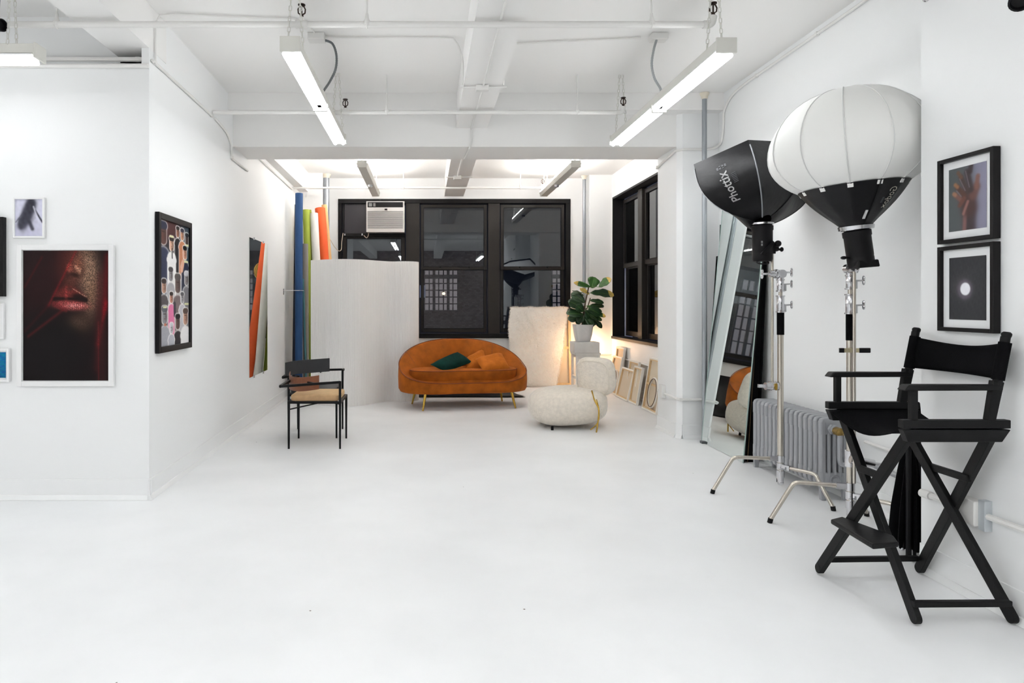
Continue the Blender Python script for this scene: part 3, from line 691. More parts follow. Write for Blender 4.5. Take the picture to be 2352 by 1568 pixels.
# ------------------------------------------------------------------ plant stand, pot and fiddle leaf fig
ps = thing('stool','white painted wooden stool under the plant box','stool',(2.34,10.05,0))
x0,x1,y0,y1 = 2.175,2.525,9.88,10.22
for x in (x0,x1-.035):
    for y in (y0,y1-.035): MB().box(x,x+.035,y,y+.035,0,.555).build('leg',CHALK,ps,bevel=.003)
MB().box(x0-.01,x1+.01,y0-.01,y1+.01,.555,.585).build('seat',CHALK,ps,bevel=.004)
m = MB(); m.box(x0+.035,x1-.035,y0+.004,y0+.022,.50,.555); m.box(x0+.035,x1-.035,y1-.022,y1-.004,.50,.555); m.build('apron',CHALK,ps)
m = MB(); m.box(x0+.035,x1-.035,y0+.006,y0+.024,.16,.2); m.box(x0+.006,x0+.026,y0+.035,y1-.035,.2,.24); m.box(x1-.026,x1-.006,y0+.035,y1-.035,.2,.24); m.build('stretcher',CHALK,ps)
o = MB().box(2.15,2.515,9.87,10.2,.586,.742).build('plant_box',CHALK,bevel=.006,label='white speckled box on the stool under the plant pot'); o['category']='box'
o = MB()
for k in range(9): 
    a = Vector((2.30+.05*rng.rand(),10.1,.0+.30)); b = Vector((2.22+.26*rng.rand(),9.98+.1*rng.rand(),.44+.05*rng.rand())); o.tube([a,(a+b)/2+Vector((.01,0,.02)),b],.003,5)
o = o.build('dried_twigs',mat('twig',(96,70,50),.8),label='dried twigs standing under the plant stool'); o['category']='twigs'
pc = Vector((2.305,10.02,.743))
def sq(u,z): return 1/(abs(math.cos(u))**5+abs(math.sin(u))**5)**(1/5)*.96
pot = thing('plant_pot','square tapered white plant pot on the speckled box','pot',pc)
MB().lathe([(0,0),(.093,0),(.104,.012),(.124,.10),(.142,.236),(.142,.25),(.128,.25),(.122,.19),(0,.19)],pc,32,fn=sq).build('pot',mat('pot_white',(222,222,222),.5,bump=.2,bscale=30,vary=.04,vscale=10),pot,smooth=True)
MB().lathe([(0,.215),(.118,.212)],pc,24,fn=sq).build('soil',mat('soil',(52,40,32),.95,bump=1,bscale=60),pot)
pl = thing('fiddle_leaf_fig','fiddle leaf fig with big dark leaves, some yellow at the tips, in the white pot','plant',pc+Vector((0,0,.21)))
def leaf_mat(name, rgb, tip=None):
    m = mat(name,rgb,.32,bump=.15,bscale=25,vary=.25,vscale=20)
    return m
LM1 = leaf_mat('leaf_dark',(30,58,30)); LM2 = leaf_mat('leaf_mid',(56,98,42)); LMY = leaf_mat('leaf_yellow',(196,166,84)); LV = mat('leaf_vein',(92,124,62),.4)
BARK = mat('bark',(74,54,40),.8,bump=.4,bscale=60)
trunk = [pc+Vector((-.01,0,.2)),pc+Vector((0,0,.36)),pc+Vector((.03,.01,.52)),pc+Vector((.06,0,.68)),pc+Vector((.085,.0,.80))]
MB().tube(smoothpath(trunk,4),[.011]*8+[.009]*9,8).build('stem',BARK,pl,smooth=True)
branch = [pc+Vector((.0,0,.38)),pc+Vector((.08,.03,.52)),pc+Vector((.11,.0,.64))]
MB().tube(smoothpath(branch,4),.007,6).build('branch',BARK,pl,smooth=True)
def leaf(base, tip, W, m, up, curl=.12, yt=False):
    base = Vector(base); tip = Vector(tip); ax = tip-base; L = ax.length; ax.normalize(); side = ax.cross(up).normalized(); nn = side.cross(ax).normalized()
    n = 9; k = 5; rows = []; tipv = []
    for i in range(n+1):
        t = i/n; hw = W/2*(math.sin(PI*min(1,t*.97+.015))**.62)*(.62+.5*t)*(1-.13*math.exp(-((t-.38)/.12)**2))
        c = base+ax*L*t+nn*(-curl*L*(t-.1)**2+.02*L)
        rows.append([c+side*hw*s+nn*(.22*hw*abs(s)**1.5+.035*W*math.sin(t*17+s*2)*abs(s)) for s in [(-1+2*j/(k-1)) for j in range(k)]])
    o = MB().grid(rows); ob = o.build('leaf',m,pl,smooth=True)
    sd = ob.modifiers.new('t','SOLIDIFY'); sd.thickness = .002
    vn = MB(); vn.tube([rows[i][2]+nn*.003 for i in range(n)],[.0022]*(n-2)+[.0014,.0008],4); vn.build('vein',LV,ob)
    if yt:
        r2 = [[p+nn*.0026 for p in rows[i]] for i in range(n-2,n+1)]; r3 = [[p-nn*.0036 for p in rows[i]] for i in range(n-2,n+1)]
        MB().grid(r2).grid(r3).build('yellow_tip',LMY,ob,smooth=True)
    return ob
def cp2(x,y): return 1150+x/3.92, 600+y/3.92
spec = [((810,232),(664,188),50,LM2,1),((822,242),(842,138),112,LM2,0),((885,232),(988,152),78,LM2,1),((805,288),(1024,292),98,LM1,1),((797,298),(716,240),52,LMY,0),
 ((758,372),(638,284),92,LM1,0),((740,424),(612,352),112,LM1,0),((744,482),(598,462),118,LM1,0),((724,504),(606,516),88,LM1,0),((800,402),(934,396),60,LM1,0),((790,424),(905,478),86,LM1,0),
 ((820,462),(948,492),52,LM2,1),((758,440),(868,566),118,LM1,0),((755,520),(784,612),92,LM1,0),((742,512),(676,556),66,LM1,0),((840,520),(912,598),50,LM1,0),((770,402),(918,448),46,LM2,0),
 ((742,452),(682,392),92,LM1,0),((790,470),(880,524),96,LM1,0),((752,470),(694,548),78,LM1,0),((830,500),(914,528),46,LM1,0),((800,350),(930,370),50,LM1,0),((760,500),(840,580),80,LM1,0)]
for i,(b,t,W,lm,yt) in enumerate(spec):
    bx,by = cp2(*b); tx,ty = cp2(*t); db = 10.02+.05*(rng.rand()-.5); dt = db-.10+.16*rng.rand()
    B = at(bx,by,db); T = at(tx,ty,dt)
    near = min(smoothpath(trunk,4)+smoothpath(branch,4), key=lambda q:(q-B).length)
    MB().tube([near,(near+B)/2+Vector((0,0,.01)),B],.0035,5).build('petiole',LV,pl)
    up = Vector((rng.normal()*.25,-.85,.55+.2*rng.normal()))
    leaf(B,T,1.15*W/3.92*db/F,lm,up,yt=yt)
for i in range(9):     # leaves on the far side
    a = .3+i*.33; z = .30+.05*i; B = pc+Vector((.03+.02*math.cos(a),.02,z+.02)); T = B+Vector((math.cos(a)*.16,abs(math.sin(a))*.16+.03,.06*rng.normal()+.02))
    leaf(B,T,.11,LM1,Vector((0,-.3,1)))

# ------------------------------------------------------------------ radiator
rd = thing('radiator','silver grey cast iron radiator under the mirror edge, behind the light stands','radiator',(2.70,4.98,0))
RX0, RX1, RY0, RY1, NS = 2.605,2.795,4.50,5.46,16; pit = (RY1-RY0)/NS
def section():
    m = MB(); th = pit*.73; y0 = RY0; y1 = RY0+th; yc=(y0+y1)/2
    n = 5
    for k in range(n):
        x = RX0+.02+(RX1-RX0-.04)*k/(n-1)
        hx = .019 if k in (0,n-1) else .0125; hy = th/2; e = .006; z0_,z1_ = (.115,.515) if k in (0,n-1) else (.16,.46)
        m.grid([[(x+a*hx,yc+b*hy,z) for a,b in ((1,.6),(.6,1),(-.6,1),(-1,.6),(-1,-.6),(-.6,-1),(.6,-1),(1,-.6))] for z in (z0_,z1_)],closed_u=True)
    for z0,z1,t in ((.435,.545,1),(.085,.185,1)):
        pts = []
        for cx,sx in ((RX1-.03,1),(RX0+.03,-1)):
            for q in range(5):
                a = (q/4*PI/2) if sx>0 else (PI/2+q/4*PI/2)
                pts.append((cx+.03*math.cos(a), (z1-.03+.03*math.sin(a)) if z0>.3 else None))
        prof = [(RX1+.001-.0,z0),(RX1,z1-.03),(RX1-.009,z1-.009),(RX1-.03,z1),(RX0+.03,z1),(RX0+.009,z1-.009),(RX0,z1-.03),(RX0,z0)] if z0>.3 else [(RX1,z1),(RX0,z1),(RX0,z0+.03),(RX0+.009,z0+.009),(RX0+.03,z0),(RX1-.03,z0),(RX1-.009,z0+.009),(RX1,z0+.03)]
        rows = [[(x,y,z) for x,z in [( (RX0+RX1)/2+(px-(RX0+RX1)/2)*s, (z0+z1)/2+(pz-(z0+z1)/2)*s) for px,pz in prof]] for y,s in ((y0+.002,.96),(y0+.008,1),(y1-.008,1),(y1-.002,.96))]
        m.grid(rows,closed_u=True); k = len(m.v); m.f += [tuple(range(k-8,k)),tuple(range(k-32,k-24))[::-1]]
    return m
s0 = section().build('section',GREYM,rd,merge=False); bv = s0.modifiers.new('b','BEVEL'); bv.width = .004; bv.segments = 2; bv.limit_method = 'ANGLE'; bv.angle_limit = .6
for k in range(1,NS): c = s0.copy(); COL.objects.link(c); c.parent = rd; c.location.y = k*pit
for y in (RY0+.02,RY1-.03):
    for x in (RX0+.022,RX1-.022): MB().bar((x,y,0),(x,y,.12),.03,.03,w2=.042,h2=.03).build('leg',GREYM,rd,bevel=.004)
m = MB()
for z in (.47,.135): m.cyl((2.70,RY0+.02,z),(2.70,RY1-.02,z),.03,14)
m.build('hub',GREYM,rd,smooth=True)
for z in (.135,):
    m = MB(); m.lathe([(0,.006),(.018,.006),(.02,.002),(.03,.002),(.032,.009),(.036,0)],(2.70,RY0+.001,z),24,axis=(0,-1,0)); m.build('cast_rosette',GREYM,rd,smooth=True)
m = MB(); m.cyl((2.675,RY0,.475),(2.675,RY0-.05,.475),.026,16); m.cyl((2.675,RY0-.01,.475),(2.675,RY0-.03,.475),.034,6); m.build('valve_union',GREYM,rd,smooth=True)
MB().sphere((2.675,RY0-.085,.468),.028,16,10,(1,1,.95)).cyl((2.675,RY0-.05,.47),(2.675,RY0-.1,.47),.028,8).build('valve',mat('old_brass',(140,116,66),.4,.9),rd,smooth=True)
MB().tube(smoothpath([(2.675,RY0-.09,.45),(2.675,RY0-.09,.34),(2.676,RY0-.09,.285),(2.69,RY0-.095,.262),(2.74,RY0-.12,.258)],6),.016,12).build('feed_pipe',GREYM,rd,smooth=True)
o = thing('heating_pipe','pale grey pipe running low along the wall from the radiator, behind the director chair','pipe',(2.78,4,.28))
MB().tube([(2.74,RY0-.12,.258),(2.785,RY0-.20,.30),(2.785,3.9,.275),(2.785,3.36,.25)],.017,10).build('pipe',GREYM,o,smooth=True)
MB().tube([(2.80,RY0-.15,.42),(2.80,3.9,.405),(2.80,3.36,.385)],.011,8).build('upper_conduit',PIPE,o,smooth=True)
MB().box(2.765,2.82,3.86,3.96,.29,.42).build('junction_box',CHR,o,bevel=.004)

# ------------------------------------------------------------------ big leaning mirror, black board added behind it for the gap's shade
MY0, MY1 = 5.57, 6.40
def mp(y,z,off=0): 
    k = .2/2.2; return Vector((2.585+k*z+off, y, z))
mm = thing('leaning_mirror','tall frameless mirror leaning on the right wall between pillar and radiator','mirror',(2.62,5.98,0))
H = 2.2
MB().hexa([mp(MY0,.004),mp(MY1,.004),mp(MY1,H),mp(MY0,H)],[mp(MY0,.004,.004),mp(MY1,.004,.004),mp(MY1,H,.004),mp(MY0,H,.004)]).build('mirror_pane',MIRR,mm)
m = MB()
for a,b in ((MY0-.006,MY0),(MY1,MY1+.006)): m.hexa([mp(a,.0,-.002),mp(b,.0,-.002),mp(b,H,-.002),mp(a,H,-.002)],[mp(a,.0,.006),mp(b,.0,.006),mp(b,H,.006),mp(a,H,.006)])
m.build('polished_edge',GEDGE,mm)
MB().hexa([mp(MY0,.004,.006),mp(MY1,.004,.006),mp(MY1,H,.006),mp(MY0,H,.006)],[mp(MY0,.004,.02),mp(MY1,.004,.02),mp(MY1,H,.02),mp(MY0,H,.02)]).build('backing',BLK,mm)
vb = thing('gap_shade_board','black board added to darken the gap between the leaning mirror and the wall','board',(2.75,6,0))
MB().hexa([(2.715,5.60,0),(2.715,6.5,0),(2.80,6.5,2.05),(2.80,5.60,2.05)],[(2.730,5.60,0),(2.730,6.5,0),(2.815,6.5,2.05),(2.815,5.60,2.05)]).build('panel',BLKF,vb)
MB().hexa([(2.640,5.60,0),(2.650,6.5,0),(2.765,6.5,1.75),(2.755,5.60,1.75)],[(2.70,5.60,0),(2.705,6.5,0),(2.795,6.5,1.75),(2.79,5.60,1.75)]).build('gap_shade_flap',BLKF,vb)  # black wedge added with the board, also darkening the gap
MB().bar((2.637,5.597,0),(2.752,5.597,1.75),.006,.003).build('brown_edge',mat('brown_tape',(96,74,46),.7),vb)
# wall mirror on the left
wm = thing('wall_mirror','frameless mirror hung on the left wall beyond the collage','mirror',(-1.88,7.7,.5))
a0,a1 = 7.24,8.12
def lw(d,z,off): return Vector((xl(d)+off,d,z))
MB().hexa([lw(a0,.512,.010),lw(a1,.512,.010),lw(a1,2.005,.010),lw(a0,2.005,.010)][::-1],[lw(a0,.512,.004),lw(a1,.512,.004),lw(a1,2.005,.004),lw(a0,2.005,.004)][::-1]).build('mirror_pane',MIRR,wm)
for d in (7.45,7.9):
    for z in (.505,2.008): MB().box(xl(d)+.002,xl(d)+.016,d-.012,d+.012,z-.014,z+.014).build('clip',CHR,wm,bevel=.002)

# ------------------------------------------------------------------ light stands
def tee_knob(m, c, d, s=1.0):
    c = Vector(c); d = Vector(d).normalized(); e = c+d*.045*s
    m.cyl(c,e,.006*s,8); u = Vector((0,0,1)); a = d.cross(u).normalized()
    m.sphere(e+u*.014*s,.013*s,8,6,(.7,.7,1.3)); m.sphere(e-u*.014*s,.013*s,8,6,(.7,.7,1.3)); m.cyl(e-u*.016*s,e+u*.016*s,.008*s,8)
def cstand(label, cx, cy, feet, arm, armz0, armz1, hgt=1.50, low_head=True, sleeve=(1.09,1.24)):
    t = thing('light_stand',label,'light stand',(cx,cy,0),'chromed stands by the radiator')
    for i,(fx,fy) in enumerate(feet):
        h = .255-.05*i; d = Vector((fx-cx,fy-cy,0)); L = d.length; d.normalize(); c = Vector((cx,cy,0))
        path = [c+d*.02+Vector((0,0,h)), c+d*(L*.60)+Vector((0,0,h))]+smoothpath([c+d*(L*.60)+Vector((0,0,h)),c+d*(L*.68)+Vector((0,0,h-.008)),c+d*(L*.745)+Vector((0,0,h-.045)),c+d*(L*.99)+Vector((0,0,.02))],5)[1:]
        lg = MB().tube(path,.0125,12).build('leg',STEEL,t,smooth=True)
        MB().cyl(c+d*(L*.985)+Vector((0,0,.028)),c+d*L+Vector((0,0,0)),.0145,12).build('rubber_foot',BLK,lg)
    m = MB()
    for i,(fx,fy) in enumerate(feet):
        h = .255-.05*i; d = Vector((fx-cx,fy-cy,0)).normalized(); m.cyl((cx,cy,h-.022),(cx,cy,h+.022),.024,16); m.bar(Vector((cx,cy,h)),Vector((cx,cy,h))+d*.07,.03,.032)
    m.cyl((cx,cy,.10),(cx,cy,.15),.019,14); m.sphere((cx,cy,.095),.02,12,8); tee_knob(m,(cx-.02,cy-.02,.19),(-.3,-1,-.2),.6)
    m.build('leg_hub',CHR,t,smooth=True)
    MB().cyl((cx,cy,.14),(cx,cy,sleeve[1]+.01),.0195,18).build('column',STEEL,t,smooth=True)
    MB().cyl((cx,cy,sleeve[0]),(cx,cy,sleeve[1]),.023,16).build('grip_sleeve',BLKF,t,smooth=True)
    z = sleeve[1]
    for k,(a,b,r) in enumerate(((z,z+.115,.026),(z+.14,z+.225,.024))):
        m = MB(); m.lathe([(r,a),(r+.004,a),(r+.004,a+.008),(r-.002,a+.01),(r-.002,(a+b)/2-.003),(r,(a+b)/2),(r-.002,(a+b)/2+.003),(r-.002,b-.01),(r+.003,b-.008),(r+.003,b),(.01,b)],(cx,cy,0),18)
        m.bar((cx,cy,a+.03),(cx+.034,cy-.004,a+.03),.02,.05); tee_knob(m,(cx+.03,cy-.004,a+.05),(1,-.15,.05),.9)
        m.build('riser_collar',CHR,t,smooth=True)
    MB().cyl((cx,cy,z+.1),(cx,cy,hgt+.02),.0125,12).build('riser',STEEL,t,smooth=True)
    ax,ay = arm; mid = (Vector((cx,cy,hgt))+Vector((ax,ay,hgt)))/2
    m = MB(); m.cyl((cx,cy-.03,hgt),(cx,cy+.03,hgt),.028,16); d = Vector((ax-cx,ay-cy,0)).normalized()
    m.cyl(Vector((cx,cy,hgt))-d*.03,Vector((ax,ay,hgt))+d*.02,.023,16); m.cyl((cx,cy,hgt-.045),(cx,cy,hgt+.02),.02,12); m.lathe([(.0,-.012),(.03,-.012),(.033,0),(.03,.012),(0,.012)],mid,18,axis=d)
    tee_knob(m,Vector((ax,ay,hgt))+d*.02,d,1.1); tee_knob(m,Vector((cx,cy,hgt+.01))-d*.03,-d,1.0)
    m.build('grip_head',CHR,t,smooth=True)
    MB().cyl((ax,ay,armz0),(ax+.0,ay,armz1),.0085,12).build('extension_arm',STEEL,t,smooth=True)
    if low_head:
        m = MB(); m.cyl((ax-.05,ay-.005,armz0+.02),(ax+.03,ay,armz0+.02),.026,16); m.lathe([(0,-.006),(.031,-.006),(.031,.006),(0,.006)],(ax-.015,ay,armz0+.02),16,axis=(1,0,0)); m.lathe([(0,-.006),(.03,-.006),(.03,.006),(0,.006)],(ax+.028,ay,armz0+.02),16,axis=(1,0,0))
        m.bar((ax-.05,ay,armz0+.02),(ax-.10,ay-.01,armz0+.022),.014,.022); m.build('lower_head',CHR,t,smooth=True)
        MB().box(ax+.002,ax+.018,ay-.032,ay-.026,armz0-.002,armz0+.04).build('brass_plate',GOLD,t)
    return t
cstand('chrome light stand nearer the leaning mirror, holding the black softbox',2.39,4.60,[(1.962,4.675),(2.56,4.285),(2.572,4.975)],(2.335,4.60),.725,1.70)
st2 = cstand('chrome light stand nearer the director chair, holding the white lantern',2.425,3.90,[(2.04,4.05),(2.62,3.64),(2.70,4.18)],(2.385,3.80),.30,1.70,hgt=1.50,low_head=False)
# fittings only the second stand has
m = MB(); m.bar((2.37,3.87,1.035),(2.455,3.87,1.035),.008,.024); m.build('flat_clamp',mat('clamp_plate',(190,180,150),.4,.6),st2)
MB().bar((2.455,3.87,1.035),(2.52,3.87,1.035),.012,.028).build('clamp_grip',BLK,st2,bevel=.004)
MB().bar((2.345,3.87,1.035),(2.37,3.87,1.035),.010,.026).build('clamp_tip',BLK,st2)
m = MB(); m.cyl((2.40,3.86,.42),(2.52,3.84,.40),.022,14); m.cyl((2.425,3.9,.37),(2.425,3.9,.46),.028,14); tee_knob(m,(2.52,3.84,.40),(1,-.1,-.1),1.5); m.build('low_clamp',CHR,st2,smooth=True)

# ------------------------------------------------------------------ softbox and its strobe
WHT = mat('white_print',(216,216,216),.6); PIPING = mat('grey_piping',(140,142,146),.5)
NYL = mat('black_nylon',(10,10,13),.42,spec=.25,bump=.5,bscale=9,detail=6)
sb = thing('softbox','black softbox tilted upward, lettered along its side, left of the white lantern','softbox',at(1750,512,4.6))
C0 = at(1723,425,4.86); AP = at(1750,512,4.62)
tips = [at(1596,388,4.64)-C0,at(1722,332,4.50)-C0,at(1835,337,4.75)-C0,at(1852,456,5.08)-C0,at(1724,490,5.1)-C0]
def rimp(phi):                       # phi in sixths
    k = int(math.floor(phi))%5; f = phi-math.floor(phi); return tips[k]*(1-f)+tips[(k+1)%5]*f
PE = [.72,.86,.95,1.7,1.5]
def shell(phi,t):
    k = int(math.floor(phi))%5; fe = phi-math.floor(phi); pe = PE[k]*(1-fe)+PE[(k+1)%5]*fe
    f = phi-math.floor(phi); r = max(0,math.sin(t*PI/2))**pe; z = 1-max(0,math.cos(t*PI/2))**pe
    sagk = 1-.05*math.sin(PI*f)*math.sin(PI*t)
    v = rimp(phi); 
    hub = v.normalized()*.07
    return AP+(C0-AP)*z+hub*(1-t)*1.0+v*r*sagk*1.0 - (hub*(1-t))*min(1,r*0)
TS = [i/14 for i in range(15)]
rows = [[shell(p/8,t) for p in range(40)] for t in TS]
m = MB(); m.grid(rows,closed_u=True)
m.grid([[AP+(q-AP)*.985+Vector((0,0,.003)) for q in r] for r in rows][::-1],closed_u=True)
shb = m.build('shell',NYL,sb,smooth=True)
MB().tube([shell(1,t)+Vector((0,-.004,0)) for t in TS],.0042,6).build('piping',PIPING,sb,smooth=True)
for k in (0,2,3,4): MB().tube([shell(k,t)-Vector((0,.002,0)) for t in TS],.003,5).build('seam',BLK,sb)
MB().tube([shell(0,t)+Vector((-.002,0,-.004)) for t in TS[3:]],.0032,5).build('edge_trim',mat('pale_trim',(200,202,206),.5),sb,smooth=True)
hem = [rimp(p/8)+C0 for p in range(40)]; axn = (C0-AP).normalized()
MB().grid([hem,[h+axn*.05 for h in hem],[h+axn*.05+(C0-h)*.012 for h in hem],[h+(C0-h)*.012 for h in hem]],closed_u=True).build('rim_band',NYL,sb)
MB().add([C0+(h-C0)*.97+axn*.01 for h in hem]+[C0+axn*.02],[(i,(i+1)%40,40) for i in range(40)]).build('front_diffuser',mat('diffuser_cloth',(240,240,240),.8),sb)
def onshell(fn, c_phi, c_t, sz_phi, sz_t, flip, off=.0035):
    def b(p):
        t = c_t+p.x*sz_t; ph = c_phi+p.y*sz_phi*flip
        q = fn(ph,t); e = .01; n = (fn(ph+e,t)-q).cross(fn(ph,t+e)-q).normalized()
        vw = q-Vector((0,0,CH)); 
        if n.dot(vw) > 0: n = -n
        return q+n*(off+p.z*.0)
    return b
text_mesh('Phottix',1,None,WHT,sb,bend=onshell(shell,.42,.60,.26,.16,-1),bold=.012)
text_mesh('IIIIIII',1,None,mat('grey_print',(110,112,116),.6),sb,name='small_lettering',bend=onshell(shell,.60,.70,.13,.085,-1))
m = MB()
for r0,r1 in ((.0,.02),):
    for i in range(4):
        for j in range(4):
            if (i*3+j*5)%4: 
                b = onshell(shell,.44,.90,.22,.125,-1); x0=-.16+i*.09; y0=-.4+j*.22
                m.add([b(Vector((x0,y0,0))),b(Vector((x0+.06,y0,0))),b(Vector((x0+.06,y0+.15,0))),b(Vector((x0,y0+.15,0)))],[(0,1,2,3)])
m.build('maker_mark',mat('grey_print',(110,112,116),.6),sb)
def strobe(label, base, top, r, bracket=True, tail=False):
    t = thing('studio_strobe',label,'studio light',base,'black strobe heads on the stands')
    base = Vector(base); top = Vector(top); ax = (top-base).normalized(); L = (top-base).length
    MB().lathe([(0,0),(r*.9,0),(r,.012),(r,.05),(r*.985,.055),(r*.985,.06),(r,.065),(r,L-.045),(r*1.06,L-.04),(r*1.06,L-.012),(r*.9,L-.008),(r*.9,L),(0,L)],base,28,axis=ax).build('body',BLK,t,smooth=True)
    MB().lathe([(r*.95,L-.006),(r*1.12,L-.004),(r*1.12,L+.008),(r*.6,L+.012)],base,28,axis=ax).build('speed_ring',CHR,t,smooth=True)
    return t,ax,L
s1,ax,L = strobe('black strobe head pointing up into the softbox, nearer the leaning mirror',(2.268,4.6,1.585),(2.268,4.60,1.835),.0635)
R0 = Vector((2.268,4.6,1.585))
m = MB(); m.box(2.268+.045,2.268+.075,4.57,4.63,1.635,1.70); m.cyl((2.33,4.6,1.67),(2.365,4.6,1.68),.028,14); m.sphere((2.352,4.56,1.70),.022,10,8); m.cyl((2.36,4.60,1.665),(2.40,4.6,1.665),.008,8); m.sphere((2.398,4.6,1.665),.016,10,8,(.7,1,1)); m.bar((2.23,4.53,1.625),(2.31,4.535,1.71),.014,.02)
m.build('tilt_bracket',BLK,s1,smooth=True)
m = MB(); m.tube([(2.25+.04*math.cos(a),4.56+.02*math.sin(a),1.575+.012*math.sin(a)) for a in [2*PI*k/20 for k in range(20)]],.005,6,closed=True); m.build('carry_loop',BLK,s1,smooth=True)
text_mesh('IIII III',.0165,Matrix.Translation((2.236,4.6-.0605,1.70))@Matrix.Rotation(PI/2,4,'X')@Matrix.Rotation(PI/2,4,'Z'),WHT,s1,name='side_lettering')

# ------------------------------------------------------------------ white lantern on the second stand
LC = at(1951,344,3.75)
la = thing('lantern_softbox','large white lantern softbox with black lettered skirt on the right light stand','softbox',LC)
A2 = Vector((-.085,.0,1)).normalized(); tX = Vector((1,0,0)); tX = (tX-A2*tX.dot(A2)).normalized(); tY = A2.cross(tX)
def lp(r,z,u): return LC+A2*z+(tX*math.cos(u)+tY*math.sin(u))*r
RG, BT_, BB = .405, .335, .27; rc = .262; zc = -BB*math.sqrt(1-(rc/RG)**2)
NG = 12; gp = []
for k in range(22):
    p = -math.acos(rc/RG)+(PI/2+math.acos(rc/RG))*k/21
    gp.append((RG*math.cos(p),(BT_ if p>0 else BB)*math.sin(p)))
gp[-1] = (.0,BT_)
def gore(u,z): 
    f = (u*NG/(2*PI)+.15)%1; return 1-.026*math.sin(PI*f)**.8
NU2 = 144; rows = [[lp(r*gore(u,z),z,u) for u in [2*PI*k/NU2 for k in range(NU2)]] for r,z in gp]
LAN = mat('lantern_cloth',(243,243,240),.7,bump=.12,bscale=6,sheen=.2)
MB().grid(rows,closed_u=True).build('globe',LAN,la,smooth=True)
SEAM = mat('lantern_seam',(224,225,223),.7)
for k in range(NG):
    u = 2*PI*(k-.15)/NG; MB().tube([lp(r*1.0+.001,z,u) for r,z in gp[:-1]],.0028,5).build('rib_seam',SEAM,la,smooth=True)
hub = .075; zh = zc-.215
def sk(ph,t):                         # skirt: t 0 at the hub, 1 at the rim
    u = ph*2*PI/NG; f = (ph+.15)%1; r = hub+(rc+.004-hub)*t; s_ = 1-.05*math.sin(PI*f)*math.sin(PI*t)**.7
    return lp((r+.02*math.sin(PI*t))*s_, zh+(zc-zh)*t**.92, u)
rows = [[sk(q/8,t/8) for q in range(NG*8)] for t in range(9)]
m = MB(); m.grid(rows,closed_u=True); m.build('skirt',NYL,la,smooth=True)
for k in range(NG):
    m = MB(); e=.10
    m.add([sk(k-.15-e,1.0)+A2*.012,sk(k-.15+e,1.0)+A2*.012,sk(k-.15+e,.88),sk(k-.15-e,.88)],[(0,1,2,3)])
    tb = [Vector(v)+((Vector(v)-LC)-A2*(Vector(v)-LC).dot(A2)).normalized()*.005 for v in m.v]
    MB().hexa([v-(v-LC).normalized()*.003 for v in tb],tb).build('tab',LAN,la)
MB().lathe([(.055,zh-.02),(.085,zh-.02),(.088,zh),(.078,zh+.008)],LC,28,axis=A2).build('speed_ring',CHR,la,smooth=True)
for k in (3,4,9):
    MB().tube([sk(k-.15,t/6)+Vector((0,-.004,0)) for t in range(7)],.003,5).build('seam',BLK,la)
m = MB(); m.bar(sk(8.55,.12)+Vector((0,-.006,0)),sk(8.62,.30)+Vector((0,-.006,0)),.012,.004); m.build('zip_gap',WHT,la)
def sk2(ph,t): return sk(ph,t)
text_mesh('Godox',1,None,mat('gold_print',(214,210,196),.5),la,bend=onshell(sk2,9.62,.58,.46,-.17,-1,off=.005))
text_mesh('IIIIIII',1,None,mat('grey_print',(110,112,116),.6),la,name='small_lettering',bend=onshell(sk2,9.32,.52,.20,-.075,-1,off=.005))
b2 = LC+A2*(zh-.235)
s2,ax,L = strobe('black strobe head pointing up into the white lantern',LC+A2*(zh-.225)+Vector((.012,0,0)),LC+A2*(zh-.015),.066)
m = MB(); q = LC+A2*(zh-.225)
m.hexa([q+Vector(v) for v in ((-.05,-.07,-.01),(.07,-.07,.0),(.07,.03,.0),(-.05,.03,-.01))],[q+Vector(v) for v in ((-.04,-.06,.03),(.068,-.06,.04),(.06,.03,.04),(-.04,.03,.03))]); m.build('battery_pack',BLK,s2,bevel=.006)
m = MB(); m.cyl(q+Vector((-.06,-.01,.05)),q+Vector((-.085,-.01,.05)),.007,8); m.sphere(q+Vector((-.092,-.01,.05)),.016,10,8,(1,1,.6)); m.bar(q+Vector((.0,-.0,-.0)),q+Vector((-.0,0,.04)),.05,.05); m.build('tilt_bracket',BLK,s2,smooth=True)

# ------------------------------------------------------------------ folded softbox behind the chair
fu = thing('folded_umbrella','folded black umbrella softbox standing behind the director chair','umbrella',(2.50,3.52,0))
c = Vector((2.52,3.52,.05)); rows = []
for i,(z,r) in enumerate(((0,.085),(.05,.092),(.2,.082),(.4,.058),(.55,.034),(.65,.024),(.74,.018))):
    rows.append([c+Vector((r*(1+.28*math.cos(9*u))*math.cos(u),r*(1+.28*math.cos(9*u))*math.sin(u),z)) for u in [2*PI*k/72 for k in range(72)]])
MB().grid(rows,closed_u=True).build('folded_cloth',BLKF,fu,smooth=True)
for k in range(7):
    u = 2*PI*k/7; MB().cyl(c+Vector((.02*math.cos(u),.02*math.sin(u),.7)),c+Vector((.10*math.cos(u),.10*math.sin(u),.0)),.0045,6).build('rib',BLKM,fu); 
MB().tube([(2.44,3.45,.013),(2.455,3.47,.50),(2.465,3.49,.82)],.013,8).build('shaft',BLKM,fu,smooth=True)
MB().cyl((2.52,3.52,0),(2.52,3.52,.80),.008,8).build('pole',BLKM,fu)
m = MB()
for k in range(7): u = 2*PI*k/7; m.sphere(c+Vector((.102*math.cos(u),.102*math.sin(u),.0)),.009,8,6)
m.build('rib_tips',CHR,fu)

